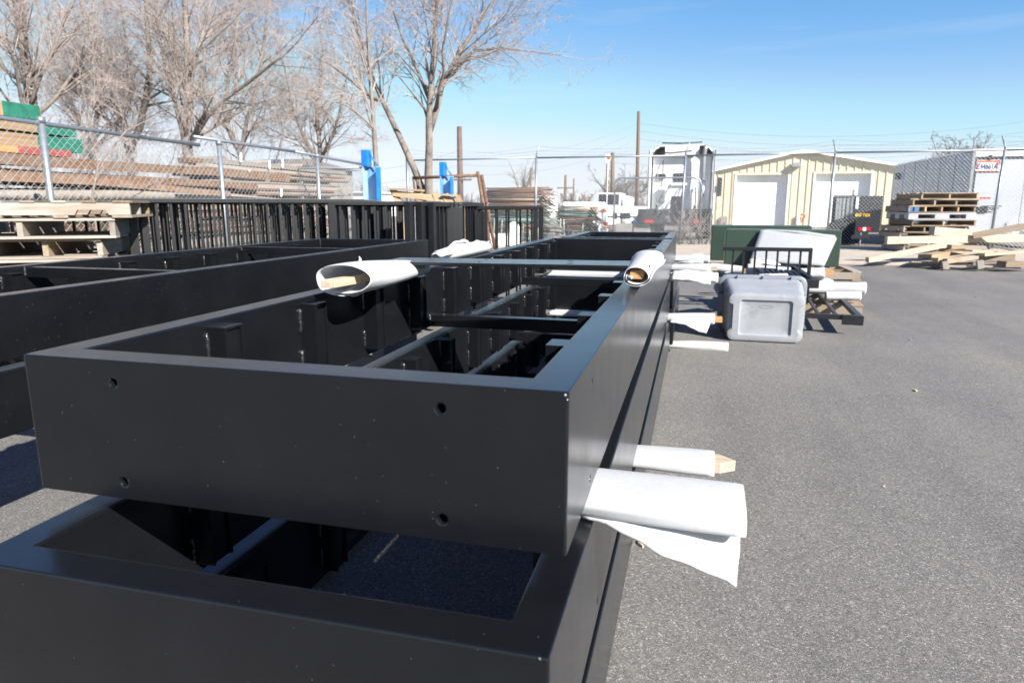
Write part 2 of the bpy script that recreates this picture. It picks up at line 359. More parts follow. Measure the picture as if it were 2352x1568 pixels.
# ================================================================== ground
def sheet(name, x0, x1, y0, y1, z, mat, kind='structure'):
    o = MB().add([(x0,y0,z),(x1,y0,z),(x1,y1,z),(x0,y1,z)], [(0,1,2,3)]).build(name, mat); tag(o, kind=kind); return o
sheet('ground', -900, 900, -200, 1500, -.03, 'dirt')
sheet('asphalt_yard', -16, 40, -14, 14.62, 0, 'asphalt')
ap = empty('concrete_apron'); tag(ap, kind='structure')
slab_me = None
for i in range(9):
    for j in range(2):
        x0 = -7.0+i*3.2; y0 = 14.62+j*2.7
        o = MB().box(.008, 3.192, .008, 2.692, -.2, 0).build('concrete_slab', 'concrete', ap, (x0, y0, .055+.004*((i*7+j*3) % 3)), bevel=.012)
# ================================================================== welded steel frames
T = .068
def clip_mesh():
    b = MB(); d, w, h = .050, .066, .205
    b.box(0, d, 0, .006, 0, h); b.box(0, d, w-.006, w, 0, h)          # two cheeks
    b.box(d-.013, d-.007, .006, w-.006, 0, h-.001)                    # recessed web
    b.box(0, d+.0005, -.0005, w+.0005, h, h+.006)                     # cap
    return b.mesh('clip')
CLIP = clip_mesh()
def bead_mesh(L, r, seed):
    rr = random.Random(seed); n = 12
    return MB().tube([(rr.uniform(-.001, .001), rr.uniform(-.001, .001), L*i/(n-1)) for i in range(n)],
                     [r*(.55+.55*abs(math.sin(i*1.9+seed)))*(1 if 0 < i < n-1 else .3) for i in range(n)], 7).mesh('weld_bead')
BEADS = [bead_mesh(.055, .0068, 1), bead_mesh(.045, .0062, 2), bead_mesh(.06, .0058, 3), bead_mesh(.05, .0070, 4)]
def bead(parent, loc, k, rot=(0, 0, 0), s=1):
    o = linkmesh('weld_bead', BEADS[k % 4], 'weld', parent, loc, rot, smooth=True); o.scale = (1, 1, s); return o
def frame(name, label, x0, x1, y0, y1, zb, zt, rz=0, clips=(), bars=(), bar_z=(0, .05), clip_z=.028, group=None, holes=None, detail=True):
    """rectangular welded frame of tall box section with clips inside and cross tubes"""
    w = x1-x0; L = y1-y0; h = zt-zb
    e = empty(name, (x1, y0, zb), rz, label, 'steel frame', group)
    X0 = -w; oo = [(X0, 0), (0, 0), (0, L), (X0, L)]; ii = [(X0+T, T), (-T, T), (-T, L-T), (X0+T, L-T)]
    vs = [(x, y, z) for z in (0, h) for x, y in oo+ii]
    fs = []
    for k in range(4):
        n = (k+1) % 4
        fs += [(8+k, 8+n, 12+n, 12+k), (k, 4+k, 4+n, n), (k, n, 8+n, 8+k), (4+n, 4+k, 12+k, 12+n)]
    rim = MB().add(vs, fs).build('rim', 'black', e)
    if holes:
        c = MB()
        for (p, d, r, dep) in holes:
            p = Vector(p)-e.location; d = Vector(d); c.tube([p+d*.01, p-d*dep], r, 16)
        boolean_cut(rim, c.build('cutter', 'black', e))
    bv = rim.modifiers.new('bevel', 'BEVEL'); bv.width = .0035; bv.segments = 2; bv.limit_method = 'ANGLE'; bv.angle_limit = R(60)
    ch = min(.205, h-.05)
    for q, yc in enumerate(clips):
        yl = yc-y0
        if yl < T+.02 or yl > L-T-.09: continue
        for side in (0, 1):
            o = linkmesh('clip', CLIP, 'black', e, (X0+T, yl, clip_z) if side == 0 else (-T, yl+.066, clip_z), (0, 0, 0 if side == 0 else math.pi))
            o.scale = (1, 1, ch/.205)
            if detail and side == 0:
                bead(o, (.002, -.003, .118+.012*math.sin(q*5)), q, s=1.45); bead(o, (.002, -.003, .002+.01*abs(math.sin(q*3))), q+1, s=1.3)
                if q % 2: bead(o, (.002, .068, .01), q+2, s=.9)
    for q, yb in enumerate(bars):
        yl = yb-y0
        o = MB().box(X0+T, -T, 0, .05, bar_z[0], bar_z[1]).build('crossbar', 'black', e, (0, yl, 0), bevel=.002)
        if detail:
            bead(o, (X0+T+.003, -.002, bar_z[0]+.004), q, s=(bar_z[1]-bar_z[0])/.05*.9); bead(o, (-T-.003, -.002, bar_z[0]+.004), q+1, s=.8)
    if detail:
        for yl in (T+.002, L-T-.002): bead(e, (X0+T+.002, yl, .01), 2, s=(h-.02)/.06)
    return e
cl = [1.325+.39*k for k in range(-2, 14)]
fr_holes = [((*PY(u, v, .93).to_tuple(),), (0, -1, 0), .0078, .035) for u, v in ((257, 880), (1011, 939), (283, 1108), (1015, 1193))]
fr_holes += [((*PX(u, v, -.16).to_tuple(),), (1, 0, 0), .005, .02) for u, v in ((1360, 877), (1355, 1098), (1477, 688), (1467, 838), (1500, 650))]
f1 = frame('open_steel_box', 'black steel frame on top of the front stack, open box with clips inside', -1.15, -.16, .93, 5.46, .633, .888, R(-.12),
           cl, (2.71, 4.31), (.004, .054), .028, 'black frames of the front stack', fr_holes)
f2 = frame('open_steel_box', 'black steel frame second from top in the front stack, end jutting toward the viewer', -1.113, -.149, .754, 5.38, .333, .588, 0,
           [1.18+.39*k for k in range(12)], (2.35, 3.96), (.004, .054), .028, 'black frames of the front stack',
           [((*PX(u, v, -.149).to_tuple(),), (1, 0, 0), .005, .02) for u, v in ((1372, 1378),)])
f3 = frame('open_steel_box', 'black steel frame at the bottom of the front stack, almost on the asphalt', -1.11, -.150, .80, 5.45, .035, .29, R(-.15),
           [1.3+.39*k for k in range(12)], (2.5, 4.1), (.004, .054), .028, 'black frames of the front stack')
f4 = frame('open_steel_box', 'short black steel frame end to end behind the top frame', -1.05, -.158, 5.62, 6.86, .633, .888, R(-.2),
           [5.78+.30*k for k in range(4)], (), (.004, .054), .028, 'black frames of the front stack', detail=False)
frame('open_steel_box', 'black steel frame under the short far frame, second layer', -1.06, -.13, 5.56, 7.5, .333, .588, 0, (), (), group='black frames of the front stack', detail=False)
frame('open_steel_box', 'black steel frame under the short far frame, at the ground', -1.06, -.115, 5.6, 7.6, .035, .29, 0, (), (), group='black frames of the front stack', detail=False)
# chipped paint on the two near corners
def chip_flake(parent, p, s, seed):
    rr = random.Random(seed); b = MB(); n = 9
    vs = [(0, 0, 0)]+[(math.cos(i*2*math.pi/n)*s*rr.uniform(.5, 1.1), rr.uniform(-.0006, .0006), math.sin(i*2*math.pi/n)*s*1.5*rr.uniform(.4, 1.1)) for i in range(n)]
    b.add(vs, [(0, i+1, (i+1) % n+1) for i in range(n)]); return b.build('paint_chip', 'bare', parent, p)
chip_flake(f1, (-.0042, -.0008, .2508), .0020, 1); chip_flake(f1, (-.0016, -.0006, .2440), .0011, 5); chip_flake(f2, (-.012, -.0008, .2532), .0016, 3)
LC = [1.62+.315*k for k in range(11)]
g1 = frame('open_steel_box', 'upper black steel frame of the stack on the left, cross tubes near its top', -2.9, -1.95, 1.30, 4.92, .695, .888, 0, LC, (2.36, 3.87), (.142, .187), .02, 'black frames of the left stack')
g2 = frame('open_steel_box', 'lower black steel frame of the stack on the left, under the upper one', -2.9, -1.95, 1.30, 4.92, .47, .668, 0, LC, (2.36, 3.87), (.142, .187), .02, 'black frames of the left stack', detail=False)
for yy, nm in ((3.15, 'nearer'), (4.55, 'farther')):
    ce = empty('timber_crib', (-2.43, yy, 0), 0, f'{nm} crib of grey timber blocks under the left frames', 'timber crib', 'cribs under the left frames')
    for k in range(5):
        z = .047+.094*k
        for dx in (-.35, .35):
            if k % 2: plank('block', (dx, -.3, z), (dx, .3, z), .09, .088, 'weathered', ce)
            else: plank('block', (-.45, dx*.6, z), (.45, dx*.6, z), .09, .088, 'weathered', ce)
# between the two left frames: thin packing strips
for yy, nm in ((2.0, 'nearer'), (4.2, 'farther')): plank('packing_strip', (-2.92, yy, .6815), (-1.97, yy, .6815), .08, .026, 'pine', label=nm+' thin wood strip between the two left frames', cat='strip', group='packing strips between left frames')

# ================================================================== flat bar on the top frame
bar = MB().box(0, .95, -.1, .1, -.005, .005).build('flat_bar', 'black')
tag(bar, 'long flat black steel bar lying across the top frame', 'steel bar')
p = (PZ(957, 600, .948)+Vector((-.1, -.005, 0))); q = PZ(1493, 608.5, .948)
d = q-p; bar.location = p; bar.rotation_euler = (0, 0, math.atan2(d.y, d.x)); 
for vtx in bar.data.vertices:
    if vtx.co.x > .5: vtx.co.x = math.hypot(d.x, d.y)
cut = MB()
Lb = math.hypot(d.x, d.y)
for xx, yy in ((Lb-.28, .055), (Lb-.27, -.05), (.34, .06), (.34, -.05)): cut.tube([(xx, yy, .02), (xx, yy, -.02)], .012, 16, sx=1.0)
c = cut.build('cutter', 'black'); c.location = bar.location; c.rotation_euler = bar.rotation_euler; boolean_cut(bar, c)
bv = bar.modifiers.new('bevel', 'BEVEL'); bv.width = .0015; bv.segments = 2; bv.limit_method = 'ANGLE'

# ================================================================== foam wrapped lumber
def foam_tube(name, parent, stations, t=.0065, turns=1.13, start=-2.2, seed=0, mat='foam', n=34, exp=2.5):
    """sheet of foam rolled round an axis; stations: (point, half width, half height)"""
    rr = random.Random(seed); ph = rr.uniform(0, 6)
    loops = []; K = len(stations)
    for i, (p, a, bq) in enumerate(stations):
        p = Vector(p); t0 = Vector(stations[max(i-1, 0)][0]); t1 = Vector(stations[min(i+1, K-1)][0]); ax = (t1-t0).normalized()
        sd = ax.cross(Vector((0, 0, 1))).normalized(); up = sd.cross(ax)
        outer = []; inner = []
        for j in range(n):
            th = start+j/(n-1)*2*math.pi*turns; s = j/(n-1)
            cth, sth = math.cos(th), math.sin(th)
            sup = (abs(cth)**exp+abs(sth)**exp)**(-1/exp)
            wob = 1+.035*math.sin(3*th+ph+i*.8)+.02*math.sin(5*th-i*1.3+ph)
            off = t*1.15*s*turns
            for lst, o in ((outer, off+t), (inner, off)):
                lst.append(p+sd*(cth*sup*wob*a+cth*o)+up*(sth*sup*wob*bq+sth*o))
        loops.append(outer+inner[::-1])
    b = MB().loft(loops); K2 = len(b.v)-2*n
    for base, rev in ((0, 1), (K2, 0)):
        for j in range(n-1):
            f = (base+j, base+j+1, base+2*n-2-j, base+2*n-1-j); b.f.append(f[::-1] if rev else f)
    o = b.build(name, mat, parent, smooth=True)
    sm = o.modifiers.new('sub', 'SUBSURF'); sm.levels = 1; sm.render_levels = 1
    return o
def flap(parent, A, B, C, D, mat='foam', bulge=(0, 0, .01), nu=18, nv=12, t=.005, seed=0, name='foam_flap'):
    """curved loose sheet: A-B is the edge at the roll, D-C the free edge"""
    A, B, C, D = map(Vector, (A, B, C, D)); rr = random.Random(seed); ph = rr.uniform(0, 6); vs = []
    for i in range(nu+1):
        u = i/nu
        for j in range(nv+1):
            v = j/nv; p = A.lerp(D, u).lerp(B.lerp(C, u), v)
            sz_ = (D-A).length*(.25 if mat == 'sheet' else 1); wr = sz_*(.012*math.sin(9*u+5*v+ph)+.010*math.sin(17*v-6*u*v+2*ph)*u+.006*math.sin(23*u+11*v))
            p = p+Vector(bulge)*math.sin(math.pi*u)*(.6+.4*math.sin(math.pi*v))+Vector((wr*.3, wr*.3, wr))
            vs.append(p)
    fs = [(i*(nv+1)+j, (i+1)*(nv+1)+j, (i+1)*(nv+1)+j+1, i*(nv+1)+j+1) for i in range(nu) for j in range(nv)]
    o = MB().add(vs, fs).build(name, mat, parent, smooth=True)
    s = o.modifiers.new('solid', 'SOLIDIFY'); s.thickness = t; s.offset = 0
    return o
def wrap_x(label, y, z, xa, xb, a, b, lum, seed, woodmat='pine_pale', gap=.021, dy=0, tip=None):
    """wrapped spacer lying across the stack; lum=(width,height,extension beyond the foam)"""
    e = empty('wrapped_lumber', ((xa+xb)/2, y, z-gap), 0, label, 'wrapped lumber', 'foam wrapped spacer lumber'); o0 = e.location
    st = []
    N = 9
    for i in range(N):
        x = xa+(xb-xa)*i/(N-1); k = min(1, max(0, (x+.16)/.12)); sg = .25*math.sin(i*1.7+seed)
        st.append((Vector((x, y+dy*k*(x-xa), z+.004*k*sg))-o0, a*(.93+.07*k+.04*sg), .8*gap*(1-k)+b*k))
    foam_tube('foam_wrap', e, st, seed=seed, t=.005, exp=3.6)
    m, L = beam_mtx(Vector((xa+.03, y, z))-o0, Vector((xb+lum[2], y+dy*(xb-xa), z))-o0)
    o = MB().box(0, L, -lum[0]/2, lum[0]/2, -lum[1]/2, lum[1]/2).build('lumber', woodmat, e, bevel=.002); o.matrix_local = m
    if tip:      # end sawn to a point
        bpy.data.objects.remove(o); w_, h_ = lum[0]/2, lum[1]/2; pl_ = [(0, -w_), (L-.05, -w_), (L, -.004), (L-.05, w_), (0, w_)]
        o = MB().loft([[(x, y, -h_) for x, y in pl_], [(x, y, h_) for x, y in pl_]], (True, True)).build('lumber', woodmat, e, bevel=.0015); o.matrix_local = m
    return e, o0
e, o0 = wrap_x('wide foam wrapped board with a big loose flap, nearest of those sticking out right', 1.226, .613, -1.2, .120, .080, .019, (.089, .032, -.03), 3, dy=-.012)
flap(e, PZ(1352, 1150, .612)-o0, PZ(1338, 1182, .598)-o0, PZ(1689, 1352, .535)-o0, PZ(1706, 1190, .592)-o0, bulge=(0, -.006, .004), seed=1)
e, o0 = wrap_x('foam wrapped board with a pointed pale wood tip, below the wide near one', 2.235, .312, -1.2, .112, .060, .026, (.085, .036, .06), 5, tip=1)
e, o0 = wrap_x('foam wrapped board with square wood end and hanging flap, beside the grey tote', 5.25, .312, -1.2, .195, .058, .032, (.08, .036, .045), 8, 'oak', tip=None)
flap(e, PY(1538, 735, 5.2)-o0, PY(1540, 738, 5.1)-o0, PY(1622, 766, 5.0)-o0, PY(1636, 732, 5.15)-o0, bulge=(0, 0, .012), seed=2)
wrap_x('plain white foam roll at ground level left of the grey tote', 5.66, .022, -.9, .325, .045, .03, (.06, .03, -.05), 9, gap=.016)
e, o0 = wrap_x('foam wrapped board with drooping sheet, upper gap, behind the flat bar', 5.36, .611, -1.2, .205, .055, .030, (.08, .036, -.02), 11)
flap(e, PY(1545, 622, 5.32)-o0, PY(1543, 640, 5.22)-o0, PY(1632, 654, 5.15)-o0, PY(1636, 624, 5.3)-o0, bulge=(0, 0, .012), seed=6)
wrap_x('foam wrapped board with a short wood tip between the two far frames', 6.15, .611, -1.1, .165, .06, .03, (.07, .034, .05), 13)
e, o0 = wrap_x('flared foam wrapped board sticking out farthest along the stack', 7.2, .611, -1.0, .18, .06, .03, (.07, .034, -.05), 15)
flap(e, PY(1556, 592, 7.2)-o0, PY(1556, 604, 7.15)-o0, PY(1615, 606, 7.1)-o0, PY(1615, 582, 7.2)-o0, bulge=(0, 0, .01), seed=8)
for yy, lb in ((1.9, 'hidden foam pad under the nearer end of the bottom frame'), (4.4, 'hidden foam pad under the farther part of the bottom frame')):
    pass
# --- on top of the top frame
def wrap_free(label, stations, lum, woodmat, seed, cat='wrapped lumber', turns=1.13, start=-2.2, t=.007, exp=2.2):
    o0 = Vector(stations[0][0]); o0 = Vector((o0.x, o0.y, .888)); e = empty('wrapped_lumber', o0, 0, label, cat, 'foam wrapped lumber on the top frame')
    foam_tube('foam_wrap', e, [(Vector(p)-o0, a, b) for p, a, b in stations], t=t, turns=turns, start=start, seed=seed, exp=exp)
    (p0, p1, w, h) = lum; m, L = beam_mtx(Vector(p0)-o0, Vector(p1)-o0)
    o = MB().box(0, L, -w/2, w/2, -h/2, h/2).build('lumber', woodmat, e, bevel=.002); o.matrix_local = m
    return e, o0
def on(u, v, Y): return PY(u, v, Y)
c0 = on(786, 643, 1.78); c1 = on(850, 633, 1.98); c2 = on(905, 624, 2.18); c3 = on(955, 616, 2.36)
e, o0 = wrap_free('open foam roll round a thin batten on the left rim of the top frame',
    [(c0, .076, .035), (c0.lerp(c1, .5), .076, .036), (c1, .068, .035), (c2, .054, .029), (c3, .034, .018), (c3+(c3-c2)*.45+Vector((0, 0, -.006)), .020, .010)],
    (on(752, 652, 1.68), on(950, 619, 2.38), .042, .022), 'pine_pale', 21, start=-2.0, turns=1.08)
flap(e, on(770, 671, 1.82)-o0, on(800, 678, 1.86)-o0, on(842, 667, 1.92)-o0, on(838, 640, 1.90)-o0, bulge=(0, -.012, -.012), seed=9)
tu = on(823, 598, 1.9)-o0
MB().tube([tu+Vector((0, 0, -.012)), tu+Vector((.006, .002, .004)), tu+Vector((.001, .004, .012))], [.006, .004, .0015], 6).build('torn_tuft', 'foam', e, smooth=True)
d0 = PZ(1000, 589, .905); d1 = PZ(1045, 580, .918); d2 = PZ(1112, 566, .915)
e, o0 = wrap_free('crumpled foam wrap on the left rim beyond the flat bar',
    [(d0, .026, .013), (d0.lerp(d1, .5), .036, .018), (d1, .042, .022), (d1.lerp(d2, .5), .048, .026), (d2, .044, .022)],
    (d0+(d1-d0)*.2, d2-(d2-d1)*.3, .05, .02), 'pine', 23)
flap(e, on(990, 590, 2.75)-o0, on(1040, 582, 3.1)-o0, on(1124, 563, 3.9)-o0, on(1076, 549, 3.4)-o0, bulge=(-.02, 0, .012), seed=3)
flap(e, on(1060, 578, 3.2)-o0, on(1075, 580, 3.3)-o0, on(1128, 566, 4.0)-o0, on(1118, 553, 3.9)-o0, bulge=(-.01, 0, .02), seed=7)
q0 = on(1461, 636, 2.17); q1 = on(1470, 621, 2.33); q2 = on(1478, 608, 2.5); q3 = on(1488, 597, 2.78)
e, o0 = wrap_free('spiral foam roll with orange end grain on the right rim of the top frame',
    [(q0, .030, .020), (q1, .031, .022), (q2, .034, .020), (q3, .052, .028), (q3+(q3-q2)*.35, .054, .026)],
    (on(1462, 632, 2.19), q3, .042, .026), 'oak', 25, turns=1.55, start=-3.4, t=.006)
flap(e, on(1450, 640, 2.16)-o0, on(1470, 618, 2.3)-o0, on(1432, 615, 2.42)-o0, on(1422, 632, 2.27)-o0, bulge=(0, 0, .010), seed=5)

# ================================================================== grey storage tote lying on its side, bottom toward the viewer
def rrect(hx, hy, r, n=7):
    pts = []
    for cx, cy, a0 in ((hx-r, hy-r, 0), (-hx+r, hy-r, 90), (-hx+r, -hy+r, 180), (hx-r, -hy+r, 270)):
        for i in range(n):
            a = R(a0+90*i/(n-1)); pts.append((cx+r*math.cos(a), cy+r*math.sin(a)))
    # extra points along the straight runs so that notches can be shaped
    out = []
    for i, p in enumerate(pts):
        q = pts[(i+1) % len(pts)]; out.append(p)
        if i % n == n-1:
            for k in range(1, 12): out.append((p[0]+(q[0]-p[0])*k/12, p[1]+(q[1]-p[1])*k/12))
    return out
def tote():
    e = empty('storage_tote', (.625, 6.05, 0), R(-1), 'big grey plastic storage tote lying on its side, scuffed bottom showing', 'storage tote')
    BX, BZ = .305, .205; cz = .258; DEP = .58
    def loop(hx, hz, r, y, notch=0.):
        res = []; lift = -.048*(1-min(1, max(0, y)/DEP))
        for x, z in rrect(hx, hz, r):
            if notch and abs(z) < .115 and abs(x) > hx-.03:
                k = min(1, (.115-abs(z))/.03); x -= math.copysign(notch*k, x)
            res.append((x, y, z+cz+lift))
        return res
    b = MB()
    L = [loop(.001, .001, .0005, .018), loop(.12, .08, .01, .017), loop(.195, .135, .018, .016), loop(.203, .143, .02, .013), loop(.207, .147, .022, .003), loop(.212, .152, .024, -.001),
         loop(.262, .17, .04, -.001), loop(.285, .188, .045, .001, .045), loop(.298, .2, .05, .006, .052), loop(BX, BZ, .055, .022, .052), loop(.308, .208, .055, .10, .048), loop(.312, .211, .055, .17, .042), loop(.314, .212, .055, .176, 0),
         loop(.332, .226, .058, .40), loop(.345, .236, .06, DEP)]
    inner = [loop(.341, .232, .058, DEP), loop(.326, .222, .056, .40), loop(.305, .203, .052, .03), loop(.28, .18, .05, .022), loop(.001, .001, .0005, .024)]
    b.loft(L+inner, (True, True)); b.build('tub', 'tote', e, smooth=True).modifiers.new('e', 'EDGE_SPLIT').split_angle = R(22)
    rim = [loop(.344, .235, .058, DEP-.045), loop(.376, .258, .075, DEP-.043), loop(.381, .262, .078, DEP-.039), loop(.381, .262, .078, DEP-.002), loop(.376, .258, .075, DEP+.003), loop(.343, .234, .058, DEP)]
    b = MB(); b.loft(rim+[rim[0]]); b.build('rim', 'toterim', e, smooth=True).modifiers.new('e', 'EDGE_SPLIT').split_angle = R(40)
    for x, z, w, h in [(-.22, .246, .005, .022), (.0, .246, .005, .022), (.24, .246, .005, .022), (.362, .1, .024, .005), (.362, -.02, .024, .005), (.362, -.16, .024, .005), (-.362, .1, .024, .005), (.325, .225, .02, .005)]:
        MB().box(x-w/2, x+w/2, DEP-.075, DEP-.046, z+cz-h/2, z+cz+h/2).build('rib', 'toterim', e)
    for s in (-1, 1):
        MB().box(min(s*.33, s*.372), max(s*.33, s*.372), DEP-.11, DEP-.047, cz-.09, cz+.09).build('handle', 'toterim', e, bevel=.008)
    MB().tube([(-.03+.06*math.cos(t*math.pi/8)*.9+.03, .0155, cz-.048+.095+.012*math.sin(t*math.pi/8)) for t in range(17)], .0014, 5).build('moulded_mark', 'toterim', e)
    return e
tote()

# ================================================================== railings
def railing(label, p0, ang, length, height, n=None, z0=.05, post=.05, bal=.02, group=None, posts=(1, 1), lean=0, bottom=.08, sp=.112, name='railing_panel', full_m=None, toprail=(.06, .035)):
    """guard rail: local X along it, Z up"""
    e = empty(name, (p0[0], p0[1], z0), ang, label, 'railing', group)
    e.rotation_euler = (lean, 0, ang)
    if full_m is not None: e.matrix_world = full_m
    MB().box(0, length, -toprail[0]/2, toprail[0]/2, height-toprail[1], height).build('top_rail', 'blackrail', e, bevel=.003)
    MB().box(.0, length, -.02, .02, bottom, bottom+.03).build('bottom_rail', 'blackrail', e, bevel=.002)
    for k, x in enumerate((post/2, length-post/2)):
        if posts[k]: MB().box(-post/2, post/2, -post/2, post/2, 0, height-toprail[1]).build('post', 'blackrail', e, (x, 0, 0), bevel=.002)
    n = n or int(length/sp); me = MB().box(-bal/2, bal/2, -bal/2, bal/2, bottom+.03, height-toprail[1]).mesh('baluster')
    for i in range(n):
        linkmesh('baluster', me, 'blackrail', e, (length*(i+1)/(n+1), 0, 0))
    return e
GRP = 'black railing panels stood in a row behind the left frames'
A45 = math.atan2(2.6, 2.75)
# left run
for k in range(5):
    off = Vector((.62, -.72, 0))*(-.085*k)
    railing(('front' if k == 0 else ['', 'second', 'third', 'fourth', 'rearmost'][k])+' black railing panel of the left run, beside the left pallet stack',
            (-4.42+off.x+.05*k, 4.62+off.y+.06*k), A45+R([0, 1.5, -1.2, .8, -.6][k]), 1.95, 1.15-.004*k, group=GRP, post=.07)
for k in range(5):
    off = Vector((.62, -.72, 0))*(-.08*k)
    railing(('front' if k == 0 else ['', 'second', 'third', 'fourth', 'rearmost'][k])+' black railing panel of the middle run, below the big tree',
            (-3.18+off.x+.04*k, 5.62+off.y-.02*k), A45+R([-14, -12, -15, -13, -11][k]), 1.02+.05*k, 1.13-.004*k, group=GRP, post=.06)
for k in range(3):
    railing(['nearest', 'middle', 'farthest'][k]+' black railing panel turned end-on between the two bare tree stems', (-2.41+.07*k, 5.6+.1*k), R(82+2*k), 1.25, 1.125-.004*k, group=GRP, sp=.085, post=.055)
railing('black railing panel facing the viewer at the right end of the row', (-2.22, 6.93), R(12), .66, 1.085, group=GRP, post=.05, posts=(0, 1), n=5)
railing('second black railing panel just behind the right end one', (-2.16, 7.12), R(10), .62, 1.08, group=GRP, post=.05, posts=(0, 1), n=4)
e = empty('post_bundle', (-2.16, 6.80, 0), R(12), 'bundle of black square posts upright beside the end railing', 'posts')
for k in range(5): MB().box(0, .026, -.02, .03, 0, 1.09-.012*(k % 2)).build('post', 'blackrail', e, (k*.0265-.02, .004*(k % 3), 0), bevel=.002)
railing('black railing panel mostly hidden behind the left pallets', (-5.75, 4.62), R(19), 1.02, 1.05, group=GRP, post=.06, posts=(1, 0))

# ================================================================== wooden pallets
def pallet(label, loc, rz, w=1.2, d=1.0, h=.135, mats=('pallet',), group=None, seed=0, nb=6, strips=3, notch=False):
    """stringers run along local X, deck boards along local Y"""
    rr = random.Random(seed); e = empty('wooden_pallet', loc, rz, label, 'pallet', group); bt = .019
    mt = lambda: rr.choice(mats)
    for k in range(strips):
        y = -d/2+.02+(d-.04)*k/(strips-1); sh = h-2*bt
        b = MB(); nw = .22
        if notch:
            xs = [-w/2, -w/2+.14, -w/2+.14+nw, w/2-.14-nw, w/2-.14, w/2]
            prof = [(xs[0], 0), (xs[1], 0), (xs[1]+.02, sh*.42), (xs[2]-.02, sh*.42), (xs[2], 0), (xs[3], 0), (xs[3]+.02, sh*.42), (xs[4]-.02, sh*.42), (xs[4], 0), (xs[5], 0), (xs[5], sh), (xs[0], sh)]
            n = len(prof); b.add([(x, -.018, z) for x, z in prof]+[(x, .018, z) for x, z in prof], [tuple(range(n)), tuple(range(2*n-1, n-1, -1))]+[(i, i+n, (i+1) % n+n, (i+1) % n) for i in range(n)])
        else: b.box(-w/2, w/2, -.019, .019, 0, sh)
        b.build('stringer', mt(), e, (0, y, bt), bevel=.002)
    for top in (1, 0):
        n = nb if top else max(3, nb-3)
        for k in range(n):
            x = -w/2+.05+(w-.1)*k/(n-1); bw = .09 if k not in (0, n-1) else .13
            o = MB().box(-d/2, d/2, -bw/2, bw/2, 0, bt-.001).build('deck_board', mt(), e, (x+rr.uniform(-.006, .006), rr.uniform(-.006, .006), h-bt if top else 0), (0, 0, math.pi/2+R(rr.uniform(-.6, .6))), bevel=.0015)
    return e
# left stack, eight high, top one pushed right
ang = R(31); hs_ = [.15, .15, .155, .15, .145, .145, .145, .125]; zz = .002
nms = ['bottom', 'second from bottom', 'third from bottom', 'fourth from bottom', 'fifth from bottom', 'third from top', 'dark weathered, just under the top one', 'pale topmost']
for i in range(8):
    w = [1.05, 1.1, 1.12, 1.15, 1.12, 1.1, 1.2, 1.3][i]; uu = [240, 236, 232, 238, 234, 228, 262, 300][i]; a = ang+R([0, 1.5, -1, 1, 0, -1.5, 2, 0][i])
    c_ = PD(uu, 500, 5.0); loc = Vector((c_.x, c_.y, 0))-Matrix.Rotation(a, 3, 'Z')@Vector((w/2, -.5, 0)); loc.z = zz
    mats = ('pallet_grey',) if i == 6 else ('pallet', 'pallet', 'pallet_grey', 'pallet_grey')
    sw = i < 7
    pallet(nms[i]+' wooden pallet in the stack at the left edge', loc, a+(math.pi/2 if sw else 0), 1.0 if sw else w, w if sw else 1.0, hs_[i], mats, 'pallets stacked at the left edge', 31+i, strips=[4, 3, 4, 3, 4, 4, 3, 4][i], nb=7, notch=i == 7)
    zz += hs_[i]+.002
zz = 0
# right stack by the fence
base = PZ(2118, 575, .06); rz = R(10)
zz = .06; names = ['bottom', 'second from bottom', 'third from bottom', 'fourth from bottom, dark', 'fifth from bottom']
hs = [.15, .15, .15, .15, .15]
for i in range(5):
    pallet(names[i]+' wooden pallet of the stack beside the grey trailer', (base.x+[0, .05, -.1, -.06, .12][i], base.y, zz), rz+math.pi/2+R([0, 2, -1, 1, 0][i]), 1.15, 1.42, .148, ('pallet_grey', 'pallet'), 'pallets stacked by the fence', 60+i, strips=[3, 4, 3, 4, 3][i], notch=(i % 2 == 1)); zz += .15
# grey plastic pallet
e = empty('plastic_pallet', (base.x+.07, base.y, zz), rz, 'grey plastic pallet with square openings in the stack by the fence', 'pallet', 'pallets stacked by the fence')
w, d = 1.5, 1.15
MB().box(-w/2, w/2, -d/2, d/2, .115, .16).build('deck', 'plasticpallet', e, bevel=.006)
for x in (-w/2+.11, 0, w/2-.11):
    for y in (-d/2+.11, 0, d/2-.11): MB().box(x-.11 if x else -.16, x+.11 if x else .16, y-.11, y+.11, .022, .114).build('foot', 'plasticpallet', e, bevel=.004)
for y in (-d/2+.06, 0, d/2-.06): MB().box(-w/2, w/2, y-.06, y+.06, 0, .021).build('runner', 'plasticpallet', e, bevel=.003)
zz += .163
for i in range(3):
    pallet(['pallet with blue painted blocks above the grey plastic one', 'second from top pallet with three open bays by the fence', 'topmost pale pallet of the stack by the fence'][i],
           (base.x+[.04, .12, .16][i], base.y, zz), rz+math.pi/2+R([1, -1, 2][i]), 1.15, [1.5, 1.45, 1.28][i], .148, (('pallet', 'pine'), ('pallet', 'pallet_grey'), ('pine', 'pallet'))[i], 'pallets stacked by the fence', 70+i, strips=[5, 4, 3][i])
    if i == 0:
        for k in (0, 1): MB().box(-.75+.0+k*.14, -.64+k*.14, -.60, -.50, .02, .128).build('blue_block', 'bluepaint_wood', bpy.data.objects[-1] if False else e, (-.03, .02, .163), bevel=.003)
    zz += .15

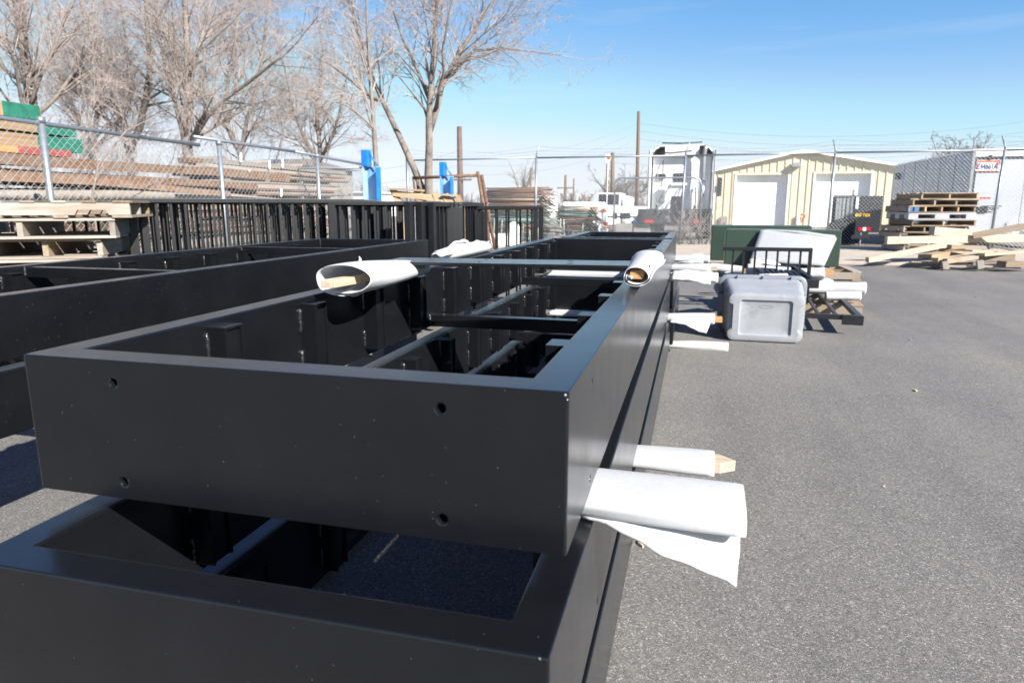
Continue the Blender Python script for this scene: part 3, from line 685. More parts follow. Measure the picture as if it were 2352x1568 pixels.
# ================================================================== scrap lumber heap on the right
def pl_px(name, a, b, w, h, mat, label, za=None, zb=None, Y=None, roll=0, cat='board'):
    p = PY(*a, Y if not isinstance(Y, tuple) else Y[0]); q = PY(*b, Y if not isinstance(Y, tuple) else Y[1])
    return plank(name, p, q, w, h, mat, None, roll, .003, label, cat, 'scrap lumber heaped on the right')
Yh = 14.6
pl_px('timber', (2035, 552), (2400, 546), .10, .14, 'pine_pale', 'long pale timber lying level across the front of the scrap heap', Y=(14.7, 15.6))
pl_px('timber', (1992, 597), (2240, 549), .09, .10, 'pine_pale', 'pale timber slanting down to the asphalt at the left end of the heap', Y=(14.2, 15.3))
pl_px('timber', (2140, 530), (2290, 541), .15, .16, 'weathered', 'thick weathered grey timber with a chamfered end on the heap', Y=(15.0, 15.6))
pl_px('timber', (2235, 541), (2460, 500), .10, .12, 'pine_pale', 'long pale timber rising to the right edge over the heap', Y=(15.1, 14.6))
k = 0
for a, b, w, h, m_, lb, Y in [
    ((2115, 590), (2165, 582), .10, .10, 'pallet_grey', 'short dark timber stub at the left of the low pile', (14.15, 14.9)),
    ((2130, 588), (2210, 578), .16, .07, 'pine', 'yellowish plank on top of the low pile', (14.0, 14.8)),
    ((2148, 597), (2250, 590), .12, .08, 'pine', 'yellow plank under the top one in the low pile', (13.9, 14.6)),
    ((2170, 600), (2250, 588), .09, .09, 'pallet', 'orange-brown plank sticking out of the low pile', (13.8, 14.5)),
    ((2095, 578), (2240, 562), .11, .09, 'pallet_grey', 'dark shaded plank under the long level timber', (14.9, 15.4)),
    ((2215, 575), (2300, 580), .30, .03, 'pine', 'flat pale panel tilted on the low pile', (14.2, 14.9)),
    ((2250, 592), (2330, 592), .05, .12, 'pallet', 'board on edge at the right of the low pile', (14.0, 14.1)),
    ((2160, 611), (2300, 612), .09, .03, 'pallet_grey', 'thin dusty board flat on the asphalt before the heap', (13.8, 13.8)),
    ((2230, 606), (2330, 600), .10, .04, 'pallet', 'short board low in the heap', (13.9, 14.2)),
    ((2090, 601), (2120, 602), .08, .02, 'pine', 'broken offcut flat on the asphalt', (14.0, 14.1)),
    ((2280, 565), (2400, 590), .30, .03, 'pallet_grey', 'wide dark board leaning at the right edge of the heap', (14.6, 14.4)),
    ((2180, 566), (2260, 569), .14, .07, 'pallet', 'reddish block under the long timber', (14.7, 14.9)),
    ((2255, 585), (2360, 577), .12, .05, 'pine_pale', 'pale board end with a slanted cut at the right', (13.8, 14.4)),
    ((2300, 606), (2360, 607), .18, .10, 'pallet', 'rusty brown block at the right edge on the ground', (13.7, 14.0)),
    ((2105, 573), (2170, 571), .09, .03, 'pine_pale', 'thin pale slat beneath the long level timber', (14.8, 14.9)),
    ((2170, 600), (2172, 618), .10, .08, 'pallet_grey', 'upright block propping the low pile', (13.75, 13.75)),
    ((2250, 598), (2252, 617), .10, .08, 'pallet_grey', 'upright block under the right end of the low pile', (13.7, 13.7))]:
    pl_px('scrap_board', a, b, w, h, m_, lb, Y=Y)
# white bag behind the heap, cut-off wrap
def crumple(name, label, cat, c, sx, sy, sz, mat, seed, sub=3, amp=.25):
    bm = bmesh.new(); bmesh.ops.create_icosphere(bm, subdivisions=sub, radius=1); rr = random.Random(seed); ks = [Vector((rr.uniform(-1, 1), rr.uniform(-1, 1), rr.uniform(-1, 1)))*rr.uniform(2, 5) for _ in range(7)]
    for v in bm.verts:
        k = 1+amp*sum(abs(math.sin(v.co.dot(q)+i)) for i, q in enumerate(ks))/7-amp*.5
        v.co = Vector((v.co.x*sx*k, v.co.y*sy*k, max(-.55, v.co.z)*sz*k+sz*.5))
    me = bpy.data.meshes.new(name); bm.to_mesh(me); bm.free(); o = linkmesh(name, me, mat, None, c); tag(o, label, cat); return o
crumple('white_sack', 'crumpled white sack behind the scrap heap by the grey trailer door', 'sack', PZ(2275, 548, .06), .75, .5, .42, 'sheet', 4)

# ================================================================== green cabinets with foam sheet
def cabinet(label, x0, x1, y, dpt, z0, z1, supports):
    e = empty('green_cabinet', ((x0+x1)/2, y, 0), 0, label, 'cabinet', 'green steel cabinets'); w = (x1-x0)/2
    MB().box(-w, w, 0, dpt, z0, z1).build('body', 'green', e, bevel=.012)
    MB().box(-w-.006, -w-.001, .03, dpt-.03, z0+.02, z1-.02).build('end_plate', 'taupe', e)
    MB().box(-w+.02, w-.02, .012, dpt-.012, z1+.001, z1+.008).build('top_flange', 'greentop', e)
    for sx in supports: MB().box(sx-.05, sx+.05, .03, dpt-.03, 0.001, z0-.001).build('skid', 'pallet_grey', e)
    return e
def d_at(u, v, Y): return PY(u, v, Y)
a = d_at(1664, 605, 12.0); b_ = d_at(1927, 608, 12.0); t_ = d_at(1664, 527, 12.0)
cabinet('nearer dark green steel cabinet with a white foam sheet leaning on it', a.x, b_.x, 12.0, .28, .16, t_.z, (-.7, .7))
a2 = d_at(1632, 590, 13.3); t2 = d_at(1632, 518, 13.3); b2 = d_at(1860, 590, 13.3)
cabinet('farther dark green steel cabinet with a bare metal end', a2.x, b2.x, 13.3, .34, .13, t2.z, (-.4, .8))
pallet('low wooden pallet under the nearer green cabinet', ((a.x+b_.x)/2+.12, 12.0, .002), 0, 1.95, 1.1, .145, ('pallet', 'pallet_grey'), None, 91)
# leaning sheet: hangs over the top edge
e = empty('foam_sheet', (a.x+1.2, 11.9, .15), 0, 'large white foam sheet draped against the nearer green cabinet', 'foam sheet'); o0 = e.location
c1 = d_at(1747, 528, 11.96); c2 = d_at(1922, 548, 11.96); c3 = d_at(1893, 612, 11.72); c4 = d_at(1722, 600, 11.72)
flap(e, c1-o0, c4-o0, c3-o0, c2-o0, 'sheet', (0, -.02, .02), 16, 12, .006, 3, 'sheet_front')
flap(e, d_at(1747, 529, 11.965)-o0, d_at(1760, 527, 11.99)-o0, d_at(1918, 541, 11.99)-o0, d_at(1922, 549, 11.965)-o0, 'sheet', (0, -.01, .035), 12, 4, .006, 6, 'folded_edge')

# ================================================================== heap of railings and wrapped lumber on a pallet by the tote
pallet('wooden pallet under the loose railings behind the grey tote', (1.1, 8.3, .002), R(-4), 1.35, 1.1, .13, ('pallet', 'pallet_grey'), None, 95)
# ladder-like panel lying flat
def panel_flat(label, P, length, width, ang, z, nb, tilt=0):
    m = Matrix.Translation((P[0], P[1], z))@Matrix.Rotation(ang, 4, 'Z')@Matrix.Rotation(tilt, 4, 'X')
    e = empty('railing_panel', label=label, cat='railing', group='loose black railing panels by the tote'); e.matrix_world = m
    MB().box(0, .05, 0, length, 0, .045).build('top_rail', 'blackrail', e, bevel=.003)
    MB().box(-width, -width+.045, 0, length, 0, .045).build('bottom_rail', 'blackrail', e, bevel=.003)
    for yy in (0.0, length-.05): MB().box(-width+.046, -.001, yy, yy+.05, 0, .045).build('post', 'blackrail', e, bevel=.003)
    for i in range(nb):
        x = -width+.045+(width-.045)*(i+1)/(nb+1); MB().box(x-.0125, x+.0125, .051, length-.051, .008, .033).build('baluster', 'blackrail', e)
    MB().box(-.12, .055, -.02, -.001, -.04, .045).build('bracket', 'blackrail', e, bevel=.002)
    return e
panel_flat('black railing panel lying flat on the pallet right of the tote', (1.45, 6.60), 2.1, .95, R(-4), .135, 5)
panel_flat('short black railing grille lying on top of the wrapped lumber', (1.20, 7.45), .95, .42, R(6), .36, 6, R(4))
# upright short railing
p0 = PY(1659, 573, 7.9); p1 = PY(1866, 577, 7.9)
railing('short black railing standing up behind the tote before the green cabinets', (p0.x, p0.y), R(0), p1.x-p0.x, p0.z-.14+.03, n=7, z0=.14, post=.035, bal=.02, bottom=.24, posts=(0, 1), toprail=(.045, .04), group='loose black railing panels by the tote')
def wl(label, a, b, Y, r, seed, wood=None, za=0):
    Ya, Yb = Y if isinstance(Y, tuple) else (Y, Y)
    p, q = PY(*a, Ya), PY(*b, Yb); o0 = Vector((p.x, p.y, max(0, min(p.z, q.z)-r))); e = empty('wrapped_lumber', o0, 0, label, 'wrapped lumber', 'foam wrapped lumber heaped by the tote')
    st = []
    for i in range(6):
        s = i/5; st.append((p.lerp(q, s)-o0, r*(1+.12*math.sin(i*2+seed)), r*(.85+.1*math.sin(i*3+seed))))
    foam_tube('foam_wrap', e, st, seed=seed, t=.006)
    d = (q-p).normalized(); L0, L1 = (.06, .06) if wood is None else wood
    m, L = beam_mtx(p+d*L0-o0, q-d*L1-o0); o = MB().box(0, L, -r*.55, r*.55, -r*.4, r*.4).build('lumber', 'oak', e, bevel=.002); o.matrix_local = m
    return e
wl('foam roll with an orange wood end left of the upright railing', (1630, 613), (1706, 620), 8.6, .045, 41, (.05, -.06))
wl('foam roll behind the tote running under the upright railing', (1714, 617), (1815, 627), 8.2, .06, 42)
wl('foam roll with a wood end right of the black grille', (1820, 630), (1893, 626), 8.6, .062, 43, (.05, -.09))
wl('longest foam roll sticking out right over the flat railing', (1838, 661), (1989, 661), 8.0, .062, 44)
wl('smaller foam roll under the longest one at the right', (1895, 680), (1978, 679), 7.8, .042, 45)
wl('foam roll whose open end peeks out left of the tote', (1657, 664), (1720, 656), (7.15, 7.6), .075, 46)
wl('thin white foam strip just above the tote rim', (1742, 637), (1810, 635), 7.7, .03, 47)
for nm, pts, Y, sd in [('loose white foam offcut left of the tote rim', ((1650, 652), (1664, 626), (1692, 636), (1685, 650)), 8.4, 1), ('loose foam sheet between railing and wrapped rolls', ((1722, 596), (1722, 612), (1800, 614), (1790, 606)), 8.9, 2),
                       ('crumpled foam offcut right of the black grille', ((1818, 642), (1830, 654), (1870, 658), (1872, 640)), 8.3, 3), ('small foam flap at the far right of the heap', ((1880, 648), (1882, 656), (1915, 655), (1915, 645)), 8.7, 4)]:
    c = PY(*pts[0], Y); e = empty('foam_offcut', (c.x, c.y, .1), 0, nm, 'foam offcut', 'loose foam offcuts by the tote')
    flap(e, *[PY(u, v, Y+.06*i)-e.location for i, (u, v) in enumerate(pts)], bulge=(0, .03, .05), seed=sd)
plank('steel_strip', PZ(1645, 652, .16), PZ(1700, 650, .18), .05, .02, 'darksteel', label='dark strip end poking out left of the tote', cat='strip')

# ================================================================== debris on the asphalt
for i, (u, v, s, m_) in enumerate([(2103, 898, .024, 'pine'), (2030, 1117, .011, 'pallet_grey'), (1944, 740, .02, 'pallet_grey'), (2240, 683, .02, 'darksteel'), (2090, 782, .02, 'pallet_grey'), (1472, 1250, .026, 'pine_pale')]):
    p = PZ(u, v, 0); rr = random.Random(i); n = 8; b = MB()
    ring = [(math.cos(k*2*math.pi/n)*s*rr.uniform(.6, 1.1), math.sin(k*2*math.pi/n)*s*.45*rr.uniform(.6, 1.1)) for k in range(n)]
    b.loft([[(x, y, 0) for x, y in ring], [(x*.9, y*.8, s*.22+rr.uniform(0, s*.15)) for x, y in ring]], (True, True))
    o = b.build('wood_chip' if m_.startswith('p') else 'pebble', m_, None, (p.x, p.y, .001), (0, 0, rr.uniform(0, 3)))
    tag(o, ['pale wood chip on the asphalt, right of centre', 'small grey-brown chip on the open asphalt', 'small leaf-like scrap beside the tote', 'dark scrap near the right edge of the asphalt', 'flat grey scrap on the asphalt right of the railing', 'wood splinter under the near foam flap',
            'tiny stone near the pointed board', 'tiny stone low on the asphalt', 'tiny pale chip near the lower right', 'tiny dark chip beside the pointed board'][i], 'debris', 'bits lying on the asphalt')

# ================================================================== chain-link fences
def chain_link(parent, p0, p1, z0, z1, dw, dh, r, name='chain_link_mesh', sag=0):
    p0 = np.array([p0[0], p0[1], 0.]); p1 = np.array([p1[0], p1[1], 0.]); L = np.linalg.norm(p1-p0); d = (p1-p0)/L; nrm = np.array([-d[1], d[0], 0])
    nx = int(L/dw); nz = int((z1-z0)/dh)
    A = []; B = []
    i, j = np.meshgrid(np.arange(nx), np.arange(nz), indexing='ij'); i = i.ravel(); j = j.ravel()
    zg = np.where(j % 2 == 0, -1, 1)
    def pt(ii, jj, s):       # wire ii zigzags by half a diamond at each row
        x = ii*dw+np.where(jj % 2 == 0, 0, dw*.5); zz = z0+jj*dh
        wob = .012*np.sin(x*2.1+zz*1.3)+.008*np.sin(x*5.3)
        return p0+d*x[:, None]+np.array([0, 0, 1.])*zz[:, None]+nrm*(wob+s*.002*np.where(jj % 2 == 0, 1, -1))[:, None]
    A.append(pt(i, j, 1)); B.append(pt(i, j+1, 1))
    # the mirrored strand of the next wire
    def pt2(ii, jj, s):
        x = ii*dw+np.where(jj % 2 == 0, 0, -dw*.5); zz = z0+jj*dh; wob = .012*np.sin(x*2.1+zz*1.3)+.008*np.sin(x*5.3)
        return p0+d*x[:, None]+np.array([0, 0, 1.])*zz[:, None]+nrm*(wob+s*.002*np.where(jj % 2 == 0, 1, -1))[:, None]
    A.append(pt2(i+1, j, -1)); B.append(pt2(i+1, j+1, -1))
    me = segs_mesh(name, np.concatenate(A), np.concatenate(B), r, r, 3)
    o = linkmesh(name, me, 'wire', parent); o['kind'] = 'stuff'; return o
def barb_wire(parent, pts, r=.0022, seed=0, name='barbed_wire'):
    rr = random.Random(seed); A = []; B = []
    pts = [np.array(p, float) for p in pts]
    for a, b in zip(pts[:-1], pts[1:]):
        L = np.linalg.norm(b-a); n = max(2, int(L/.14))
        A.append(a); B.append(b)
        for k in range(n):
            c = a+(b-a)*(k+.5)/n; dv = np.array([rr.uniform(-1, 1), rr.uniform(-1, 1), rr.uniform(-1, 1)]); dv *= .018/np.linalg.norm(dv); A.append(c-dv); B.append(c+dv)
    o = linkmesh(name, segs_mesh(name, A, B, r, r, 3), 'barb', parent); return o
def sagline(a, b, sag, n=10):
    a = Vector(a); b = Vector(b); return [a.lerp(b, i/n)-Vector((0, 0, sag*4*(i/n)*(1-i/n))) for i in range(n+1)]
YF = 19.55
fe = empty('chain_link_fence', (0, YF, 0), 0, 'tall chain-link fence with barbed wire along the back of the yard', 'fence')
bp = [PY(u, 360, YF).x for u in (935, 1232, 1575, 1918, 2306)]; bp += [bp[-1]+3.75, bp[-1]+7.5]
for k, x in enumerate(bp):
    top = 2.46 if k else 2.75
    lean = [0, .02, .06, .03, .05, 0, 0][k]
    MB().tube([(x-lean, 0, 0), (x, 0, top)], .032 if k else .045, 10).build('post', 'galv', fe, smooth=True)
    if k:
        a = (x, 0, 2.46); b = (x+(.09 if k < 3 else -.06), -.06 if k < 3 else .1, 2.78)
        MB().tube([a, (x, 0, 2.52), b], [.024, .022, .015], 8).build('barb_arm', 'galv' if k < 3 else 'steelgrey', fe, smooth=True)
for k in range(len(bp)-1):
    MB().tube([(bp[k], 0, 2.44+.012*(k % 2)), (bp[k+1], 0, 2.44+.012*((k+1) % 2))], .024, 10).build('top_rail', 'galv', fe, smooth=True)
chain_link(fe, (bp[0], 0), (bp[-1], 0), .04, 2.42, .09, .045, .0029)
for q_, zq in enumerate((2.55, 2.65, 2.76)):
    pts = []
    for k in range(len(bp)-1): pts += [tuple(v) for v in sagline((bp[k]+.02*q_, -.02*q_, zq), (bp[k+1]+.02*q_, -.02*q_, zq), [.10, .05, .12, .03, .06, .05][k % 6]+.03*q_, 8)][:-1]
    barb_wire(fe, pts, seed=q_)
# a loop of loose wire over the fence
lp_ = [PY(1735+95*math.cos(t*math.pi/14), 372-34*math.sin(t*math.pi/14), YF-.02) for t in range(15)]
barb_wire(fe, lp_, seed=9, name='loose_wire')
# leaning gate panel behind the fence
ge = empty('gate_panel', PY(1510, 560, 20.4), 0, 'loose chain-link gate frame with rounded corners leaning behind the fence', 'gate'); o0 = Vector((0, 20.4, 0)); ge.location = o0
gp = [PY(1408, 560, 20.4), PY(1412, 425, 20.4), PY(1416, 414, 20.4), PY(1428, 409, 20.4), PY(1590, 408, 20.4), PY(1606, 412, 20.4), PY(1612, 424, 20.4), PY(1605, 560, 20.4)]
MB().tube([p-o0 for p in gp], .025, 8).build('frame', 'galv', ge, smooth=True)
chain_link(ge, (gp[0].x, .03), (gp[-1].x, .03), .05, 1.9, .09, .045, .0024)

XF = -6.45
fl = empty('chain_link_fence', (XF, 6, 0), 0, 'chain-link fence along the left, in front of the stacked timber', 'fence')
ly = [2.0, PX(94, 280, XF).y, PX(503, 335, XF).y, PX(728, 355, XF).y, 12.9]
for k, y in enumerate(ly):
    MB().tube([(0, y-6, 0), (0, y-6, 2.0)], .034, 10).build('post', 'galv', fl, smooth=True)
    if k: MB().tube([(0, y-6, 1.96), (0, y-6, 2.02)], .042, 10).build('post_cap', 'galv', fl, smooth=True)
for a, b, za, zb in ((ly[0], 8.1, 2.0, 1.93), (8.0, 10.4, 2.03, 2.01), (10.4, ly[4], 2.01, 1.93)):
    MB().tube([(0, a-6, za), (0, b-6, zb)], .023, 10).build('top_rail', 'galv', fl, smooth=True)
chain_link(fl, (0, ly[0]-6), (0, ly[4]-6), .04, 1.98, .088, .044, .0027)
# ties along the top rail
A = []; B = []
for k in range(90):
    y = ly[0]-6+.12*k; A.append((-.03, y, 1.94)); B.append((.03, y+.03, 2.03))
linkmesh('wire_ties', segs_mesh('wire_ties', A, B, .004, .004, 3), 'galv', fl)['kind'] = 'stuff'
# end of the left fence turning away
f3_ = empty('chain_link_fence', (XF, 12.95, 0), 0, 'short run of chain-link fence turning off behind the blue channel', 'fence')
MB().tube([(0, 0, 1.88), (-3.4, .3, 1.9)], .022, 8).build('top_rail', 'galv', f3_, smooth=True)
MB().tube([(-3.4, .3, 0), (-3.4, .3, 1.95)], .03, 8).build('post', 'galv', f3_, smooth=True)
chain_link(f3_, (-3.4, .3), (0, 0), .05, 1.88, .088, .044, .0025)

# ================================================================== timber behind the left fence
e = empty('timber_stack', (-7.9, 6, 0), 0, 'stack of honey coloured beams with green painted ends behind the fence', 'timber stack')
def stackbeam(parent, x, y0, y1, z, w, h, mat, name='beam'):
    m_, L = beam_mtx(Vector((x, y0, z))-parent.location, Vector((x+.04*random.uniform(-1, 1), y1, z+.02*random.uniform(-1, 1)))-parent.location)
    o = MB().box(0, L, -w/2, w/2, 0, h).build(name, mat, parent, bevel=.004); o.matrix_local = m_; return o, L
XT = -7.55
def zz_at(v, u=120): return PX(u, v, XT).z
ends = PX(188, 300, XT).y
for k, (v0, v1, ye, wd) in enumerate(((345, 310, ends, .5), (310, 284, ends-.05, .5), (284, 250, ends-.55, .45))):
    z0_ = zz_at(v0); z1_ = zz_at(v1)
    for q_ in range(3):
        o, L = stackbeam(e, XT-.14-q_*.28, 2.4, ye-.1*q_, z0_+.012, .26, (z1_-z0_)-.018, 'beam')
        MB().box(L-.62+.08*k, L+.004, -.133, .133, -.003, (z1_-z0_)-.015).build('green_end', 'greenend', o)
plank_z = zz_at(352)
for q_ in range(4):
    o, L = stackbeam(e, XT-.05-q_*.22, 2.4, ends-.25, plank_z-.03, .2, .075, 'oak', 'red_end_board'); MB().box(L-.7, L+.004, -.103, .103, -.002, .078).build('red_end', 'redend', o)
# long brown timbers below, one by one
e = empty('timber_stack', (-7.8, 8, 0), 0, 'long stack of rusty brown round-edged timbers behind the left fence', 'timber stack')
for k in range(13):
    z = .08+.132*k+.02*math.sin(k*2.7); yend = 14.4-.16*k-(.5 if k > 9 else 0)
    for q_ in range(2):
        x = XT+.03-q_*.26+.06*math.sin(k*2.1+q_*1.3); rr_ = .064+.008*math.sin(k*1.7+q_)
        y0_ = 3.0+.3*random.random(); ye_ = yend-2.6*random.random()**2
        pts = [(x, y, z+.03*math.sin(y*(.6+.07*(k % 4))+k*1.6+q_)+(0 if y < ye_-2.5 else -.03*(y-ye_+2.5))) for y in np.linspace(y0_, ye_, 9)]
        MB().tube([Vector(p)-e.location for p in pts], [rr_*1.18*(1+.06*math.sin(i+k)) for i in range(9)], 7 if k % 4 == 1 else 4, sx=1.5 if k % 3 == 0 else 1.2, phase=0 if k % 4 == 1 else math.pi/4+.15*math.sin(k*4+q_)).build('timber', ['timber', 'timber', 'pallet_grey', 'timber', 'pallet'][(k*3+q_) % 5], e, smooth=k % 4 == 1)
# second stack farther along
e = empty('lumber_stack', (-7.9, 14, 0), 0, 'wide stack of weathered grey and brown boards under the far end of the left fence', 'timber stack')
XL = -8.2
def zl(v): return PX(640, v, XL).z
ya = PX(470, 420, XL).y; yb = PX(775, 420, XL).y
zb_ = .1; k = 0
while zb_ < zl(378):
    hh = random.choice([.04, .05, .07, .09]); q_ = 0
    for q_ in range(3):
        o, L = stackbeam(e, XL-q_*.24, ya+random.uniform(-.4, .6), yb+random.uniform(-.7, .5), zb_, .22, hh-.008, ['timber', 'pallet_grey', 'weathered', 'pallet_grey', 'timber'][(k*2+q_) % 5], 'board')
    zb_ += hh; k += 1
    if k % 5 == 0:
        for yy in np.linspace(ya+.5, yb-.5, 4): plank('spacer', Vector((XL+.12, yy, zb_+.03))-e.location, Vector((XL-.7, yy, zb_+.03))-e.location, .06, .05, 'weathered', e)
        zb_ += .055
for u, v in ((573, 410), (619, 388), (649, 385), (553, 372), (440, 458), (646, 452)):
    p = PX(u, v, XL+.16); MB().tube([p-e.location, p-e.location+Vector((0, .02, .16))], .022, 6).build('white_strap_tag', 'white', e)
# ================================================================== blue steel channels
def blue_channel(label, u0, u1, vtop, Y):
    a = PY(u0, 455, Y); b = PY(u1, 455, Y); w = b.x-a.x; zt = PY(u0, vtop, Y).z
    e = empty('blue_channel', (a.x, Y, 0), 0, label, 'steel channel', 'blue steel channels standing on end')
    MB().box(0, w, .17, .185, 0, zt-.28).build('web', 'blue', e, bevel=.004)
    MB().box(0, .02, 0, .169, 0, zt-.28).build('flange', 'blue', e, bevel=.004); MB().box(w-.02, w, 0, .169, 0, zt-.30).build('flange', 'bluecap', e, bevel=.004)
    MB().box(-.01, w*.42, .0, .16, zt-.279, zt).build('head_box', 'bluecap', e, bevel=.01)
    MB().tube([(w*.42, .08, zt-.03), (w*.62, .08, zt-.15), (w*.98, .08, zt-.27)], .014, 6).build('brace', 'bluecap', e, smooth=True)
blue_channel('taller blue steel channel with rust streaks, left of the thin tree', 834, 867, 344, 11.2)
blue_channel('shorter blue steel channel in front of the three-stemmed tree', 1011, 1036, 372, 13.6)

# ================================================================== bare trees
def grow_tree(seed, stems, lv, upb=.25, twig_r=.0045, spread=1.0):
    """stems: list of (points, r0, r1). Returns thick polylines and thin segments"""
    rr = random.Random(seed); seg0 = []; seg1 = []; sr0 = []; sr1 = []; thick = []
    def rot_off(d, ang):
        ax = Vector((rr.gauss(0, 1), rr.gauss(0, 1), rr.gauss(0, 1))); ax = (ax-d*ax.dot(d)).normalized()
        return (d*math.cos(ang)+ax*math.sin(ang)).normalized()
    def branch(p, d, L, r, level):
        n = max(2, int(L/(.5 if level == 1 else .28 if level == 2 else .2))); n = min(n, 8); st = L/n; pts = [p]; rad = [r]
        for i in range(n):
            d = (d+Vector((rr.gauss(0, .13), rr.gauss(0, .13), rr.gauss(0, .10)+upb*.22))).normalized(); p = p+d*st; pts.append(p); rad.append(max(twig_r*.5, r*(1-.85*(i+1)/n)))
        if r > .03: thick.append((pts, rad))
        else:
            for i in range(n): seg0.append(pts[i]); seg1.append(pts[i+1]); sr0.append(rad[i]); sr1.append(rad[i+1])
        if level < len(lv):
            cnt, lf, ang = lv[level]; c = max(1, int(cnt*L*rr.uniform(.8, 1.2)))
            for k in range(c):
                s = rr.uniform(.18, 1)**.8; i = min(n-1, int(s*n)); f = s*n-i; q = pts[i].lerp(pts[i+1], f); dd = (pts[i+1]-pts[i]).normalized()
                rb = rad[i]*rr.uniform(.45, .7); branch(q, rot_off(dd, ang*rr.uniform(.6, 1.25)*spread), L*lf*rr.uniform(.55, 1.15)*(1.1-.45*s), max(twig_r, rb), level+1)
    for si, (pts, r0, r1, cnt, Lc, smin) in enumerate(stems):
        pts = [Vector(q) for q in pts]
        if si == 0 and pts[0].z > .05: pts = [Vector((pts[0].x, pts[0].y, -.05))]+pts
        n = len(pts)-1
        rad = [r0+(r1-r0)*i/n for i in range(n+1)]; thick.append((pts, rad))
        tot = sum((pts[i+1]-pts[i]).length for i in range(n))
        for k in range(cnt):
            s = smin+(1-smin)*rr.random(); i = min(n-1, int(s*n)); f = s*n-i; q = pts[i].lerp(pts[i+1], f); dd = (pts[i+1]-pts[i]).normalized(); rl = rad[i]+(rad[i+1]-rad[i])*f
            branch(q, rot_off(dd, R(rr.uniform(25, 62))*spread), Lc*rr.uniform(.45, 1.1)*(1.15-.6*s), max(twig_r*1.5, rl*rr.uniform(.25, .5)), 1)
        branch(pts[-1], (pts[-1]-pts[-2]).normalized(), Lc*.8, r1*.9, 1)
    return thick, (seg0, seg1, sr0, sr1)
def tree_obj(label, base, thick, thin, group=None, twig='twig'):
    e = empty('bare_tree', base, 0, label, 'tree', group); b = MB(); o0 = Vector(base)
    for pts, rad in thick:
        b.tube([p-o0 for p in pts], rad, 8 if rad[0] > .07 else 6)
    b.build('trunk', 'bark', e, smooth=True)
    A, B, r0, r1 = thin
    A = np.array([tuple(p) for p in A])-np.array(o0); B = np.array([tuple(p) for p in B])-np.array(o0)
    o = linkmesh('crown', segs_mesh('crown', A, B, r0, r1, 3), twig, e); o['kind'] = 'stuff'
    return e
def pxline(pts, Y, dy=0): return [PY(u, v, Y+dy*i/(len(pts)-1)) for i, (u, v) in enumerate(pts)]
LV = [None, (3.8, .62, R(40)), (5.6, .56, R(46)), (7.0, .5, R(50))]
# three-stemmed tree in the middle
Yc = 17.4
st = [(pxline([(985, 470), (984, 400), (986, 330), (985, 275), (990, 200), (997, 110), (1003, 20), (1008, -90), (1012, -200)], Yc, -.6), .135, .03, 34, 3.0, .42),
      (pxline([(987, 300), (1003, 250), (1014, 200), (1040, 150), (1066, 105), (1105, 45), (1150, -20), (1200, -100)], Yc, .9), .095, .025, 36, 3.0, .3),
      (pxline([(978, 455), (950, 385), (925, 330), (897, 270), (880, 235), (862, 195), (842, 140), (820, 70), (800, 0), (785, -90)], Yc, .7), .098, .025, 38, 2.7, .4),
      (pxline([(1040, 150), (1090, 118), (1150, 110), (1220, 118), (1290, 128)], Yc, 1.5), .045, .012, 14, 1.7, .15),
      (pxline([(880, 235), (840, 215), (800, 180), (760, 150), (720, 130)], Yc, -1.), .05, .012, 14, 1.7, .1),
      (pxline([(1003, 250), (1008, 205), (1020, 165), (1016, 120), (1030, 40), (1050, -60)], Yc, -1.2), .05, .015, 14, 2.0, .35),
      (pxline([(988, 235), (970, 190), (950, 140), (925, 90), (905, 30), (890, -40)], Yc, -.9), .05, .015, 16, 2.0, .3)]
th, tn = grow_tree(3, st, LV, twig_r=.0042)
tree_obj('three-stemmed bare tree rising in the middle behind the railings', PY(985, 470, Yc)*1.0, th, tn)
# slim tree beside the blue channel
Ys = 14.4
st = [(pxline([(869, 480), (866, 400), (862, 350), (859, 300), (855, 240), (850, 180), (846, 120), (843, 60), (842, -10), (838, -90)], Ys, .5), .07, .018, 34, 1.9, .34),
      (pxline([(858, 300), (845, 262), (835, 222), (828, 170), (822, 110)], Ys, .5), .03, .01, 9, 1.3, .2), (pxline([(858, 296), (830, 268), (800, 245), (770, 235)], Ys, -.4), .03, .008, 10, 1.2, .2)]
th, tn = grow_tree(5, st, LV, twig_r=.0036)
tree_obj('slim bare tree right behind the taller blue channel', PY(869, 480, Ys), th, tn)
# big trees on the left
LB = [None, (3.7, .64, R(42)), (5.8, .58, R(48)), (8.0, .54, R(52))]
Yb = 19.5
st = [(pxline([(432, 385), (430, 320), (432, 250), (431, 190), (430, 110), (426, 20), (420, -80)], Yb, .5), .19, .06, 22, 3.4, .2),
      (pxline([(430, 350), (418, 290), (402, 230), (388, 180), (372, 110), (345, 30), (320, -60)], Yb, 1.5), .12, .035, 20, 3.2, .2),
      (pxline([(430, 340), (455, 300), (480, 262), (520, 225), (570, 190), (620, 150), (660, 120)], Yb, -1.0), .10, .03, 20, 2.6, .2),
      (pxline([(431, 170), (455, 120), (470, 60), (490, -20)], Yb, 1.), .09, .03, 16, 2.6, .2), (pxline([(430, 180), (400, 120), (370, 60), (340, 10)], Yb, -1.), .08, .03, 16, 2.6, .2)]
th, tn = grow_tree(11, st, LB, twig_r=.0049)
tree_obj('largest bare tree on the left with a thick forked trunk', PY(432, 385, Yb), th, tn, 'bare trees on the left')
Y1 = 18.0
st = [(pxline([(85, 400), (78, 300), (70, 220), (60, 140), (46, 60), (34, -30), (22, -120)], Y1, .5), .22, .10, 26, 3.4, .25),
      (pxline([(72, 235), (95, 170), (125, 110), (150, 40), (170, -30)], Y1, 1.), .07, .03, 16, 2.6, .2)]
th, tn = grow_tree(12, st, LB, twig_r=.0047)
